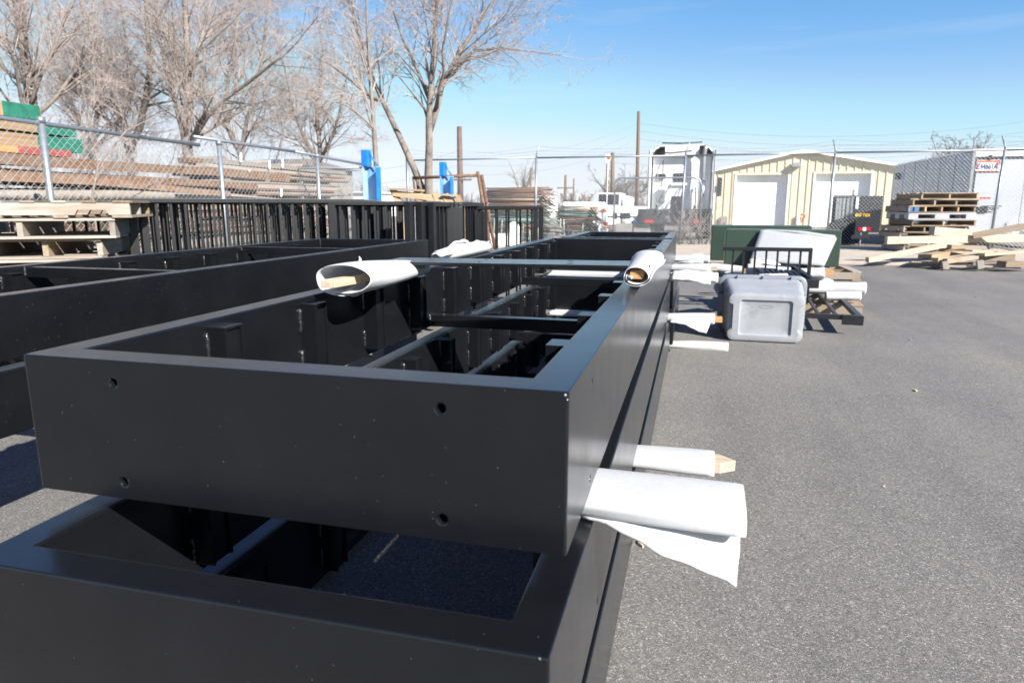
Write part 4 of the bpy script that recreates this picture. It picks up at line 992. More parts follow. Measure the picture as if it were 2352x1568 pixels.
tree_obj('bare tree with a dark leaning trunk above the green-ended beams', PY(85, 400, Y1), th, tn, 'bare trees on the left')
Y2 = 22.
st = [(pxline([(300, 385), (296, 330), (285, 280), (262, 225), (240, 160), (215, 90), (190, 20), (165, -60)], Y2, .8), .15, .05, 26, 3.4, .2),
      (pxline([(298, 350), (322, 290), (335, 230), (345, 160), (340, 80), (335, 0), (330, -70)], Y2, -.5), .14, .05, 26, 3.4, .2), (pxline([(298, 350), (270, 300), (230, 260), (195, 230), (160, 200)], Y2, -1.), .09, .03, 18, 2.6, .2)]
th, tn = grow_tree(13, st, LB, twig_r=.0054)
tree_obj('bushy bare tree left of the largest one, forked low', PY(300, 385, Y2), th, tn, 'bare trees on the left')
Y3 = 24.
st = [(pxline([(205, 390), (215, 330), (222, 270), (232, 200), (225, 120), (215, 40), (210, -50)], Y3, .8), .13, .05, 26, 3.6, .2), (pxline([(212, 350), (190, 290), (160, 230), (130, 160), (105, 90), (85, 10)], Y3, .8), .12, .04, 24, 3.4, .2),
      (pxline([(205, 370), (240, 320), (280, 270), (300, 200), (290, 110), (280, 20)], Y3, -.8), .10, .04, 22, 3.2, .2)]
th, tn = grow_tree(14, st, LB, twig_r=.0057)
tree_obj('thicket-like bare tree behind the green-ended beams', PY(205, 390, Y3), th, tn, 'bare trees on the left')
Y4 = 27.
st = [(pxline([(560, 400), (556, 340), (566, 280), (585, 220), (600, 150), (610, 70), (620, -20)], Y4, .8), .12, .05, 26, 3.8, .2), (pxline([(558, 370), (530, 310), (515, 250), (525, 180), (540, 100), (550, 10)], Y4, -.8), .11, .05, 26, 3.8, .2)]
th, tn = grow_tree(15, st, LB, twig_r=.0062)
tree_obj('bare tree right of the largest one, over the shingled roof', PY(560, 400, Y4), th, tn, 'bare trees on the left')
Y5 = 30.
st = [(pxline([(735, 410), (735, 340), (728, 270), (735, 200), (740, 140)], Y5, .8), .16, .04, 28, 3.2, .15), (pxline([(735, 370), (765, 310), (780, 260), (790, 200)], Y5, -.8), .09, .04, 22, 2.8, .15), (pxline([(735, 380), (700, 320), (675, 260), (660, 190)], Y5, -.8), .10, .04, 24, 3.0, .15)]
th, tn = grow_tree(16, st, LB, twig_r=.0066)
tree_obj('hazy bare tree behind the far end of the left fence', PY(735, 410, Y5), th, tn, 'bare trees on the left')
# twiggy understorey behind the timber
for k, (u, vt_, Y_, sd) in enumerate(((150, 190, 15.5, 51), (345, 215, 16.5, 52), (30, 170, 16.5, 55), (255, 150, 19., 56), (590, 180, 23., 57))):
    b0 = PY(u, 470, Y_); b0 = Vector((b0.x, Y_, 0)); rr = random.Random(sd); st = []; hh = PY(u, vt_, Y_).z
    for q_ in range(6):
        a_ = rr.uniform(0, 6.28); h_ = hh*rr.uniform(.55, .95); st.append(([b0+Vector((rr.uniform(-.4, .4), rr.uniform(-.3, .3), -.05)), b0+Vector((math.cos(a_)*.6, math.sin(a_)*.4, h_*.45)), b0+Vector((math.cos(a_)*1.5, math.sin(a_)*.8, h_))], .028, .012, 12, 1.8, .15))
    th, tn = grow_tree(sd, st, [None, (5.0, .6, R(42)), (7.0, .55, R(48))], twig_r=.0052)
    e = tree_obj(['bare shrub right behind the green-ended beams', 'bare shrub in front of the largest tree', 'bare shrub at the left edge of the picture', 'tall bare shrub between the left trees', 'tall bare shrub over the far board stack'][k], b0, th, tn, 'bare shrubs behind the left fence'); e.name = 'bare_shrub'; e['category'] = 'shrub'
# far small trees
def small_tree(label, u, vb, vt, Y, spreadu, seed, n=3, twig_r=.016, cnt=26):
    rr = random.Random(seed); st = []
    for k in range(n):
        du = spreadu*(k-(n-1)/2)/max(1, n-1)*1.2; b0 = PY(u+du*.2, vb, Y); h = PY(u, vt, Y).z-b0.z; tx = PY(u+du*.7, vb, Y).x
        st.append(([b0, Vector((b0.x+(tx-b0.x)*.4, Y+rr.uniform(-.8, .8), b0.z+h*.35)), Vector((tx, Y+rr.uniform(-1, 1), b0.z+h*.72))], .11, .04, cnt, h*.42, .15))
    th, tn = grow_tree(seed, st, [None, (3.2, .64, R(42)), (4.2, .6, R(48)), (4.0, .58, R(50))], twig_r=twig_r*1.15)
    tree_obj(label, PY(u, vb, Y), th, tn, 'far bare trees along the horizon', 'twig_far')
small_tree('pale slender bare tree beside the thin far pole', 1204, 450, 372, 62, 50, 31, 3, .012)
small_tree('wide bare tree to the left of the white truck', 1432, 480, 385, 66, 150, 32, 5, .022, 34)
small_tree('low dark bare bush left of the far timber pole', 1325, 480, 437, 70, 90, 33, 4, .024, 30)
small_tree('smallest bare bush by the far cut-off pole', 1292, 482, 436, 75, 60, 34, 3, .024, 26)
small_tree('bare tree top showing over the grey trailer roof', 2200, 440, 312, 60, 130, 35, 5, .02, 34)
small_tree('low bare tree behind the left blue channel', 830, 470, 405, 66, 70, 36, 3, .02, 26)
# thin dead weed stalk in front of the left fence
p0_ = PX(212, 450, -6.2)
st = [([p0_-Vector((0, 0, .9)), p0_, PX(225, 380, -6.2), PX(290, 300, -6.2), PX(370, 262, -6.3), PX(480, 225, -6.4)], .016, .004, 10, .5, .3)]
th, tn = grow_tree(44, st, [None, (6, .5, R(50))], twig_r=.0025); thick2 = th
e = tree_obj('long dry weed stalk arching up the left fence', p0_-Vector((0, 0, .9)), th, tn, None); e.name = 'dry_weed'; e['category'] = 'weed'

# ================================================================== things behind and along the back fence
def bx(name, mat, parent, u0, u1, v0, v1, Y, depth, bevel=0, dy=0):
    """box whose face toward the viewer spans the given survey pixels at distance Y"""
    a = PY(u0, v1, Y+dy); b = PY(u1, v0, Y+dy); o0 = parent.location if parent else Vector((0, 0, 0))
    return MB().box(a.x-o0.x, b.x-o0.x, Y+dy-o0.y, Y+dy+depth-o0.y, max(-.03, a.z)-o0.z, b.z-o0.z).build(name, mat, parent, bevel=bevel)
# ---- cream workshop
YB = 39.
w0 = PY(1640, 400, YB).x; w1 = PY(2104, 400, YB).x; xm = PY(1845, 350, YB).x
zE = PY(1640, 394, YB).z; zP = PY(1845, 349, YB).z
e = empty('workshop', (w0, YB, 0), 0, 'cream metal workshop with two white roller doors beyond the fence', 'building'); W_ = w1-w0; XM = xm-w0
d1 = (PY(1693, 400, YB).x-w0, PY(1811, 400, YB).x-w0, PY(1750, 402, YB).z); d2 = (PY(1874, 400, YB).x-w0, PY(2002, 400, YB).x-w0, PY(1940, 399, YB).z)
def roofz(x): return zE+(zP-zE)*(x/XM if x < XM else (W_-x)/(W_-XM))
wall = MB(); xs = [0, d1[0], d1[1], d2[0], d2[1], W_]
for i in range(5):
    a, b = xs[i], xs[i+1]; zb = [0, d1[2], 0, d2[2], 0][i]
    cut = [a]+([XM] if a < XM < b else [])+[b]
    for c, d in zip(cut[:-1], cut[1:]): wall.add([(c, 0, zb), (d, 0, zb), (d, 0, roofz(d)), (c, 0, roofz(c))], [(0, 1, 2, 3)])
wall.add([(0, 0, 0), (0, 9, 0), (0, 9, zE), (0, 0, zE)], [(0, 3, 2, 1)]); wall.add([(W_, 0, 0), (W_, 9, 0), (W_, 9, zE), (W_, 0, zE)], [(0, 1, 2, 3)])
wall.build('wall', 'siding', e)
x = .24
while x < W_-.1:                                    # standing ribs of the sheet metal
    if not any(d[0]-.12 < x < d[1]+.12 for d in (d1, d2)): MB().box(x-.03, x+.03, -.045, -.002, 0, roofz(x)-.12).build('siding_rib', 'siding', e)
    else:
        dd = d1 if x < XM else d2; MB().box(x-.03, x+.03, -.045, -.002, dd[2]+.1, roofz(x)-.12).build('siding_rib', 'siding', e)
    x += .37
for dd in (d1, d2):
    o = MB().box(dd[0], dd[1], .32, .36, 0, dd[2]).build('roller_door', 'white', e)
    nsec = 5
    for k in range(nsec): MB().box(dd[0]+.03, dd[1]-.03, .30, .319, dd[2]*k/nsec+.012, dd[2]*(k+1)/nsec-.012).build('door_section', 'white', o)
    for s, xx in ((0, dd[0]), (1, dd[1])): MB().box(xx-.1 if s == 0 else xx+.001, xx-.001 if s == 0 else xx+.1, -.06, .36, 0, dd[2]+.1).build('door_jamb', 'white', e)
    MB().box(dd[0], dd[1], -.06, .36, dd[2]+.001, dd[2]+.1).build('door_header', 'siding', e)
for (xa, xb) in ((-.35, XM), (XM, W_+.35)):
    za = roofz(max(0, xa))-(.08 if xa < 0 else 0); zb2 = roofz(min(W_, xb))-(.08 if xb > W_ else 0)
    MB().add([(xa, -.3, za), (xb, -.3, zb2), (xb, 9.2, zb2), (xa, 9.2, za), (xa, -.3, za+.10), (xb, -.3, zb2+.10), (xb, 9.2, zb2+.10), (xa, 9.2, za+.10)], [(0,3,2,1),(4,5,6,7),(0,1,5,4),(1,2,6,5),(2,3,7,6),(3,0,4,7)]).build('roof_slope', 'white', e)
MB().box(-.05, .1, -.07, -.046, 0, zE-.1).build('corner_trim', 'white', e)
p = PY(1828, 379, YB)-e.location; MB().box(p.x-.22, p.x+.22, -.4, -.05, p.z-.12, p.z+.1).build('wall_lamp', 'steelgrey', e, bevel=.02)
p = PY(1832, 500, YB)-e.location; MB().tube([(p.x, -.12, 0), (p.x, -.12, p.z+.1)], .09, 8).build('bollard', 'white', e); MB().tube([(p.x+.18, -.14, p.z-.25), (p.x+.32, -.14, p.z+.12), (p.x+.12, -.14, p.z+.16)], .05, 6).build('hose_reel', 'red', e)
p = PY(1651, 428, YB)-e.location; MB().box(p.x-.12, p.x+.14, -.3, -.06, p.z-.12, p.z+.1).build('small_lamp', 'steelgrey', e, bevel=.03)
p = PY(1662, 510, YB)-e.location; MB().box(p.x-.16, p.x+.16, -.2, -.05, p.z-.3, p.z+.3).build('meter_box', 'block', e)

# ---- white highway tractor seen from behind
YT = 27.5
c = PY(1562, 470, YT); e = empty('semi_truck', (c.x, YT, 0), R(-2), 'white sleeper-cab highway truck seen from behind through the fence', 'truck')
MB().box(-1.08, 1.08, 0, 2.4, .95, 2.95).build('sleeper', 'offwhite', e, bevel=.05)
MB().box(-1.05, 1.05, 2.401, 4.6, .8, 2.3).build('cab', 'offwhite', e, bevel=.05)
for s in (-1, 1): MB().box(min(s*1.14, s*1.20), max(s*1.14, s*1.20), -.34, 2.3, .75, 3.18).build('side_fairing', 'offwhite', e, bevel=.02)
for s in (-1, 1): MB().box(min(s*1.201, s*1.215), max(s*1.201, s*1.215), -.36, -.28, .75, 3.15).build('fairing_edge', 'darksteel', e)
rf = MB(); L1 = []
for y_, zt_, k_ in ((-.28, 3.32, .97), (.3, 3.36, 1), (1.4, 3.34, 1), (2.6, 2.98, .9)):
    L1.append([(1.18*k_*math.cos(t*math.pi/12) if True else 0, y_, 2.9+(zt_-2.9)*min(1, 1.5*math.sin(t*math.pi/12))) for t in range(13)])
rf.loft(L1, closed=False); o = rf.build('roof_fairing', 'offwhite', e, smooth=True); sd_ = o.modifiers.new('s', 'SOLIDIFY'); sd_.thickness = .03
MB().tube([(-.72, -.55, 3.40), (0, -.58, 3.37), (.72, -.55, 3.40)], .025, 6).build('roof_strip', 'darksteel', e, smooth=True)
MB().box(-.62, .62, -.3, -.26, 2.98, 3.3).build('inner_roof_panel', 'offwhite', e)
MB().box(-.3, .16, -.03, -.001, 1.98, 2.32).build('rear_window', 'glass', e, bevel=.02); MB().box(-.05, .05, -.12, -.031, 2.1, 2.2).build('work_lamp', 'chrome', e, bevel=.02)
MB().box(-.36, .28, -.09, -.001, 1.86, 1.96).build('window_sill', 'offwhite', e, bevel=.01)
MB().box(-.95, -.58, -.16, -.001, 2.14, 2.30).build('black_vent', 'darksteel', e, bevel=.03); MB().box(-.86, -.56, -.22, -.001, 1.22, 1.72).build('battery_box', 'steelgrey', e, bevel=.02)
MB().box(.22, .46, -.12, -.001, 2.93, 3.08).build('air_unit', 'darksteel', e, bevel=.02)
MB().tube([(.80, -.38, .9), (.80, -.38, 2.9), (.82, -.40, 3.1), (.86, -.46, 3.28)], .075, 12).build('exhaust_stack', 'steelgrey', e, smooth=True)
MB().tube([(.80, -.38, 1.05), (.80, -.38, 2.05)], .11, 12).build('exhaust_shield', 'chrome', e, smooth=True)
for k, (xa, za, xb, zb2) in enumerate(((-.9, 2.6, -.9, 1.0), (-.7, 2.8, -.74, 1.8), (-.35, 1.9, -.55, 1.0), (.0, 1.8, -.4, .95), (.35, 2.3, .3, 1.0), (.55, 1.8, .5, .95))):
    MB().tube([(xa, -.06, za), ((xa+xb)/2+.05, -.3, (za+zb2)/2-.15), (xb, -.25, zb2)], .02, 6).build('air_hose', 'darksteel' if k % 2 else 'steelgrey', e, smooth=True)
MB().tube([(-.66, -.2, 1.6), (-.7, -.4, 1.1), (-.5, -.9, .95), (-.2, -1.2, .98)], .018, 6).build('green_hose', 'greenpipe', e, smooth=True)
for s in (-1, 1): MB().box(min(s*.38, s*.46), max(s*.38, s*.46), -3.6, 4.2, .72, .95).build('chassis_rail', 'darksteel', e)
MB().box(-.9, .9, -.62, -.1, .86, .92).build('deck_plate', 'steelgrey', e); MB().box(-1.15, 1.15, -3.66, -3.6, .5, .72).build('tail_bar', 'darksteel', e)
for s in (-1, 1):
    for y_ in (-1.3, -2.6, 3.7):
        o = MB().tube([(s*.72 if y_ < 0 else s*.85, y_, .5), (s*1.18, y_, .5)], .5, 20).build('wheel', 'rubber', e, smooth=False); MB().tube([(s*1.181, y_, .5), (s*1.20, y_, .5)], .27, 14).build('hub', 'steelgrey', o)
    MB().box(min(s*.62, s*1.2), max(s*.62, s*1.2), -3.5, -3.47, .25, 1.0).build('mud_flap', 'rubber', e)
    MB().tube([(s*.65, -3.2+.65*math.cos(t*math.pi/8)+.2, .95+.2*math.sin(t*math.pi/8)) for t in range(5)], .03, 5).build('fender_bracket', 'steelgrey', e)
    MB().box(min(s*.65, s*.95), max(s*.65, s*.95), -3.68, -3.661, .55, .65).build('tail_light', 'red', e)
    MB().box(min(s*1.3, s*1.5), max(s*1.3, s*1.5), 4.1, 4.25, 1.5, 2.3).build('mirror', 'darksteel', e, bevel=.03)
MB().tube([(-.2, -2.0, 1.0), (.2, -2.0, 1.0)], .45, 18).build('fifth_wheel', 'darksteel', e)

# ---- white van and body parts in the distance
YV = 38.
c = PY(1425, 512, YV); e = empty('white_van', (c.x, YV, 0), 0, 'long white van side-on in the distance left of the truck', 'van')
a = PY(1335, 470, YV).x-c.x; b = PY(1486, 470, YV).x-c.x; zt = PY(1420, 474, YV).z
MB().box(a, b, 0, 2.0, .45, zt).build('body', 'white', e, bevel=.08)
MB().box(a-.01, b+.01, -.02, -.001, .45, .53).build('sill_trim', 'darksteel', e)
for u0, u1 in ((1424, 1448), (1408, 1418)): 
    xa = PY(u0, 490, YV).x-c.x; xb = PY(u1, 490, YV).x-c.x; MB().box(xa, xb, -.02, -.001, PY(1430, 503, YV).z, PY(1430, 489, YV).z).build('window', 'glass', e)
for u in (1475, 1352):
    xw = PY(u, 500, YV).x-c.x; o = MB().tube([(xw, -.04, .36), (xw, .25, .36)], .36, 18).build('wheel', 'rubber', e); MB().tube([(xw, -.055, .36), (xw, -.041, .36)], .2, 12).build('rim', 'steelgrey', o)
e = empty('box_body', (PY(1410, 470, 41).x, 41, 0), 0, 'white box truck body with a black open back above the van', 'truck body')
bx('body', 'white', e, 1373, 1426, 443, 520, 41, 3, .03); bx('rear_opening', 'darksteel', e, 1375, 1422, 446, 470, 41, .02, dy=-.03); bx('nose_cone', 'white', e, 1427, 1449, 450, 520, 41, 2.5, .2)
e = empty('flatbed_trailer', (PY(1320, 480, 33).x, 33, 0), 0, 'white low trailer roof showing over the farther pipe pile', 'trailer'); bx('roof', 'white', e, 1292, 1378, 464, 474, 33, 2.2, .05); bx('side', 'offwhite', e, 1296, 1376, 475, 545, 33, 2.0)
e = empty('concrete_barrier', (PY(1452, 540, 24).x, 24, 0), 0, 'long low grey concrete block wall behind the fence', 'barrier'); bx('block', 'block', e, 1412, 1452, 514, 552, 24, .6, .03); bx('block', 'block', e, 1453, 1494, 515, 552, 24, .6, .03)
tag(crumple('blue_tarp', 'scrap of blue tarp lying on the concrete barrier', 'tarp', PY(1470, 514, 24.2), .3, .2, .1, 'tarp', 8), group=None)
# ---- traffic delineator, marker pole, white boards
e = empty('traffic_delineator', (PY(1394, 520, 21.3).x, 21.3, 0), R(0), 'orange and white traffic delineator tube leaning at the pipe pile', 'delineator')
zs = [0, .12, .3, .42, .62, .74, .9, .98, 1.04]; rs = [.13, .10, .10, .09, .09, .085, .08, .06, .03]; cols = ['darksteel', 'orange', 'white', 'orange', 'white', 'white', 'orange', 'orange']
for i in range(8): MB().tube([(-.1*zs[i], 0, zs[i]), (-.1*zs[i+1], 0, zs[i+1])], [rs[i], rs[i+1]], 14).build('band', cols[i], e, smooth=False)
e = empty('marker_pole', (PY(1391, 540, 21.6).x, 21.6, 0), 0, 'thin leaning white marker pole with a round reflector', 'pole'); p = PY(1397, 362, 21.6)-e.location
MB().tube([(0, 0, 0), p], .014, 6).build('pole', 'white', e); MB().tube([p+Vector((0, -.01, 0)), p+Vector((0, .015, 0))], .10, 16).build('reflector', 'white', e); MB().tube([p+Vector((.02, -.02, 0)), p+Vector((.02, -.011, 0))], .06, 14).build('reflector_face', 'orange', e)
for k in range(3): plank('white_board', PY(1378+k*5, 545, 21.2), PY(1377+k*5, 478+6*k, 21.3), .07, .03, 'white', label=['leftmost', 'middle', 'rightmost'][k]+' white board on end by the traffic delineator', cat='board', group='white boards on end')

# ---- heaps of scaffold pipe behind the fence
def pipe_heap(label, u0, u1, vt, Y, seed, n, tilt):
    a = PY(u0, 470, Y); b = PY(u1, 470, Y); zt = PY(u0, vt, Y).z; W2 = b.x-a.x; rr = random.Random(seed)
    e = empty('pipe_heap', ((a.x+b.x)/2, Y, 0), 0, label, 'pipe heap', 'heaps of scaffold pipe'); rows_ = int(zt/.052)
    for k in range(rows_):
        z = .03+.052*k
        for q_ in range(n):
            y = q_*.13+rr.uniform(-.03, .03); x0_ = -W2/2+rr.uniform(-.15, .18); x1_ = W2/2+rr.uniform(-.35, .1); m_ = rr.choice(['rust', 'rust', 'rust', 'greypipe', 'patina', 'rustlight', 'greenpipe', 'rustlight'])
            MB().tube([(x0_, y, z+rr.uniform(-.012, .012)), (x1_, y+rr.uniform(-.06, .06), z+rr.uniform(-.03, .03)+tilt*k/rows_)], rr.choice([.019, .022, .026]), 7).build('pipe', m_, e, smooth=True)
        if k % 2 == 0:      # frame ends angling off to the right
            MB().tube([(W2/2-.3, -.05, z), (W2/2+.12+.5*(1-k/rows_), -.3-rr.random()*.3, z-.18-.3*rr.random() if z > .5 else z)], .021, 7).build('pipe', rr.choice(['patina', 'greypipe', 'rust']), e, smooth=True)
    for k in range(9):      # standing ends
        x0_ = -W2/2+W2*(k+.5)/9; MB().tube([(x0_, -.12, 0), (x0_+rr.uniform(-.05, .05), -.1, rr.uniform(.3, .75))], .02, 7).build('upright_pipe', rr.choice(['patina', 'patina', 'greypipe']), e, smooth=True)
    return e
pipe_heap('big heap of rusty and pale green scaffold pipes behind the fence', 1110, 1264, 430, 20.9, 3, 3, .02)
pipe_heap('lower heap of greyish scaffold pipes beside the traffic delineator', 1284, 1378, 474, 21.6, 5, 3, 0)
# rusty rack
e = empty('rusty_rack', (PY(1030, 470, 16.2).x, 16.2, 0), 0, 'rusty pipe rack frame standing behind the middle tree', 'rack'); o0 = e.location
for nm, pts, r_ in (('top_bar', [(948, 409), (1098, 403)], .038), ('post', [(949, 407), (968, 560)], .03), ('post', [(1097, 394), (1132, 600)], .042), ('back_post', [(1106, 402), (1140, 590)], .045), ('back_post', [(958, 412), (975, 560)], .04)):
    MB().tube([PY(u, v, 16.2+(.25 if 'back' in nm else 0))-o0 for u, v in pts], r_, 8).build(nm, 'rust', e, smooth=True)
for k in range(5): MB().tube([PY(1101+k*5, 420+k*22, 16.2)-o0, PY(1108+k*5, 421+k*22, 16.4)-o0], .02, 6).build('peg', 'rust', e)
# wooden crate frame riding on the railings
e = empty('crate_frame', PY(980, 462, 8.6), 0, 'light wooden frame of slats leaning above the railings', 'wooden frame'); o0 = e.location
for a, b, w_, h_ in (((903, 444), (1056, 462), .05, .075), ((897, 434), (972, 438), .12, .025), ((1018, 447), (1050, 450), .12, .025), ((902, 434), (920, 474), .03, .09), ((956, 438), (978, 476), .03, .09), ((1000, 442), (1014, 474), .03, .09), ((1022, 447), (1038, 478), .03, .09), ((1048, 450), (1062, 480), .03, .09)):
    m_, L = beam_mtx(PY(*a, 8.6)-o0, PY(*b, 8.6+.02)-o0); o = MB().box(0, L, -w_/2, w_/2, -h_/2, h_/2).build('slat', 'pine', e, bevel=.002); o.matrix_local = m_
for s_, (u, v) in enumerate(((1062, 478), (920, 474))): plank('leg', PY(u, v, 8.6)-o0, Vector((PY(u, v, 8.6).x, 8.7, .0))-o0, .05, .05, 'pine', e)
# white sacks near the end railing, yellow bits
crumple('white_sack', 'white rubble sack on the ground behind the end railing', 'sack', PY(1205, 556, 18.6)*Vector((1, 1, 0)) if False else Vector((PY(1180, 545, 18.6).x, 18.6, .06)), .2, .2, .42, 'offwhite', 12)
e = empty('white_box', (PY(1150, 560, 18.2).x, 18.2, .06), R(8), 'low white box in front of the pipe heap', 'box'); MB().box(-.35, .35, -.25, .25, 0, .28).build('carton', 'white', e, bevel=.01); MB().box(-.36, .36, -.26, .26, .281, .31).build('lid', 'white', e, bevel=.006)

# ---- enclosed grey trailer
YR = 21.6
xr = PY(2229, 400, YR).x; zt = PY(2229, 343, YR).z; e = empty('cargo_trailer', (xr, YR, 0), 0, 'grey enclosed cargo trailer with a pale rear door behind the fence', 'trailer')
yf = PX(2052, 420, xr).y-YR; zb = .42; WT = 2.5
npan = 6
for k in range(npan): MB().box(-.0, .03, yf*k/npan+.008, yf*(k+1)/npan-.008, zb, zt-.06).build('side_panel', 'trailer', e, bevel=.004)
MB().box(.031, WT-.03, .05, yf, zb+.02, zt-.08).build('body', 'trailer', e)
for k in range(npan-1): MB().box(-.012, -.001, yf*(k+1)/npan-.02, yf*(k+1)/npan+.02, zb, zt-.06).build('seam_strip', 'trailer', e)
MB().box(-.03, WT+.03, -.03, yf+.03, zt-.059, zt).build('roof', 'white', e, bevel=.015); MB().box(-.02, .06, -.05, -.001, zb, zt-.06).build('corner_post', 'steelgrey', e, bevel=.01)
MB().box(.061, WT, -.05, .04, zt-.20, zt-.061).build('header', 'white', e, bevel=.006); MB().box(.061, WT, -.03, .04, zt-.27, zt-.201).build('dark_strip', 'darksteel', e)  # dark strip runs between the white header and the doors
dr = MB().box(.12, 1.28, -.02, .04, zb+.03, zt-.271).build('rear_door', 'trailer_door', e, bevel=.012); d2_ = MB().box(1.285, WT-.03, -.02, .04, zb+.03, zt-.271).build('rear_door', 'trailer_door', e, bevel=.012)
def rp_(u, v): return PY(u, v, YR)-e.location
for v in (372, 450, 505): p = rp_(2238, v); MB().tube([(.1, -.045, p.z-.09), (.1, -.045, p.z+.09)], .022, 8).build('hinge', 'steelgrey', dr)
p = rp_(2246, 478); MB().box(p.x-.04, p.x+.22, -.06, -.021, p.z-.13, p.z+.04).build('latch', 'darksteel', dr, bevel=.008); MB().box(p.x+.05, p.x+.55, -.08, -.061, p.z+.04, p.z+.065).build('latch_bar', 'darksteel', dr); MB().box(p.x+.05, p.x+.42, -.08, -.061, p.z-.06, p.z-.04).build('latch_bar', 'darksteel', dr)
p = rp_(2266, 381)
pl = MB().box(-.27, .27, -.012, -.001, -.15, .15).build('licence_plate', 'white', dr, (p.x, -.022, p.z), bevel=.004)
MB().box(-.30, .30, -.008, -.0015, -.18, .18).build('plate_frame', 'darksteel', pl, (0, .0005, 0))
MB().box(-.22, .22, -.0145, -.0125, .085, .14).build('plate_band', 'orange', pl); MB().box(-.26, .26, -.0145, -.0125, -.145, -.125).build('plate_band', 'orange', pl)
for s in (-1, 1): MB().box(min(s*.22, s*.262), max(s*.22, s*.262), -.0145, -.0125, -.08, .14).build('plate_edge', 'red', pl)
def text(name, body, size, mat, parent, loc, rot, sx=1):
    cu = bpy.data.curves.new(name, 'FONT'); cu.body = body; cu.size = size; cu.align_x = 'CENTER'; cu.align_y = 'CENTER'; cu.extrude = .002; cu.offset = size*.03
    t_ = bpy.data.objects.new(name, cu); COL.objects.link(t_); bpy.context.view_layer.update()
    me = bpy.data.meshes.new_from_object(t_.evaluated_get(bpy.context.evaluated_depsgraph_get())); bpy.data.objects.remove(t_)
    o = linkmesh(name, me, None, parent, loc, rot); me.materials.clear(); me.materials.append(M[mat]); o.scale = (sx, 1, 1); return o
text('lettering', 'Z44661A', .215, 'navy', pl, (0, -.0155, -.025), (math.pi/2, 0, 0), .60)
p = rp_(2273, 362); MB().tube([(p.x, -.06, p.z), (p.x, -.021, p.z)], .07, 14).build('marker_lamp', 'darksteel', dr); p = rp_(2291, 386); MB().tube([(p.x, -.03, p.z), (p.x, -.021, p.z)], .08, 16).build('round_sticker', 'white', dr)
p = rp_(2260, 455); MB().box(p.x-.1, p.x+.15, -.024, -.0205, p.z-.02, p.z+.02).build('sticker', 'red', dr)
for k in range(2): MB().tube([(.15, yf*.45+k*.9, .38), (.40, yf*.45+k*.9, .38)], .36, 18).build('wheel', 'rubber', e)
p = PX(2066, 405, xr)-e.location; MB().tube([(-.04, p.y, p.z-.12), (-.04, p.y, p.z+.12)], .10, 10).build('side_vent', 'darksteel', e)

# ---- black dump trailer
YD = 22.4
c = PY(1960, 545, YD); e = empty('dump_trailer', (c.x, YD, 0), 0, 'black dump trailer with pale side stakes and yellow lettering, left of the pallets', 'trailer')
def dp(u, v): return PY(u, v, YD)-e.location
a = dp(1918, 450); b = dp(1962, 512); MB().box(a.x, b.x, .25, .3, .35, a.z).build('side_wall', 'darksteel', e); MB().box(a.x-.02, b.x, -.02, .06, a.z-.02, a.z+.03).build('top_rail', 'steelgrey', e, bevel=.006)
for u in (1925, 1932, 1940, 1949, 1956): p = dp(u, 455); MB().box(p.x-.035, p.x+.035, .0, .05, dp(u, 516).z, p.z).build('stake', 'steelgrey', e, bevel=.004)
p = dp(1961, 435); MB().box(p.x-.03, p.x+.03, -.02, .05, .4, p.z).build('corner_post', 'steelgrey', e)
a = dp(1966, 450); b = dp(2018, 545); MB().box(a.x, b.x, -.05, 3.2, .35, a.z).build('bed', 'darksteel', e, bevel=.02)
bx('toolbox', 'darksteel', e, 1962, 2000, 482, 540, YD, .3, .01, dy=-.40); p = dp(1979, 494); text('lettering', 'BIG TEX', .115, 'yellow', e, (p.x-.06, -.405, p.z), (math.pi/2, 0, 0), .95).data.name = 'lettering'
p = dp(1967, 462); MB().box(p.x-.02, p.x+.05, -.07, -.051, p.z-.22, p.z+.12).build('white_bracket', 'white', e)
for k, m_ in enumerate(('red', 'white', 'red')): p = dp(1964+k*9, 525); MB().box(p.x, p.x+.118, -.415, -.401, p.z-.05, p.z+.05).build('reflector_tape', m_, e)
bx('bumper', 'darksteel', e, 1955, 1996, 540, 549, YD, .15, .01, dy=-.45); bx('fender', 'darksteel', e, 1916, 1946, 512, 519, YD, .6, .02, dy=-.3)
for u in (1928, 1950): p = dp(u, 540); MB().tube([(p.x, -.28, .37), (p.x, .1, .37)], .37, 18).build('wheel', 'rubber', e)
p = dp(1968, 552); MB().tube([(p.x, -.4, p.z+.25), (p.x, -.4, -.02)], .025, 6).build('jack_leg', 'steelgrey', e)

# ---- shingled house, white shed roofs far off
YH = 46.
e = empty('house', (PY(600, 440, YH).x, YH, 0), 0, 'distant house with brown shingle gable and blue roof panels beyond the trees', 'house'); o0 = e.location
a = PY(525, 384, YH)-o0; b = PY(690, 390, YH)-o0; zr = PY(640, 357, YH).z
MB().box(a.x, b.x, 0, 8, 0, a.z).build('wall', 'block', e)
MB().add([(a.x-.5, -.5, a.z), (b.x+.5, -.5, a.z), (b.x-1.6, 4, zr), (a.x+.4, 4, zr), (a.x-.5, 8.5, a.z), (b.x+.5, 8.5, a.z)], [(0, 1, 2, 3), (4, 3, 2, 5), (1, 5, 2), (0, 3, 4)]).build('roof', 'roof', e)
m0 = PY(532, 380, YH)-o0; m1 = PY(598, 362, YH)-o0
MB().add([(m0.x, -.38, a.z+.12), (m1.x, -.38, a.z+.12), (m1.x, 3.6, zr-.05), (m0.x+.6, 3.6, zr-.05)], [(0, 1, 2, 3)]).build('blue_panel', 'blueroof', e)
for k in range(3): MB().box(a.x+1+k*1.4, a.x+1.8+k*1.4, -.03, -.001, 1.0, 2.1).build('window', 'glass', e)
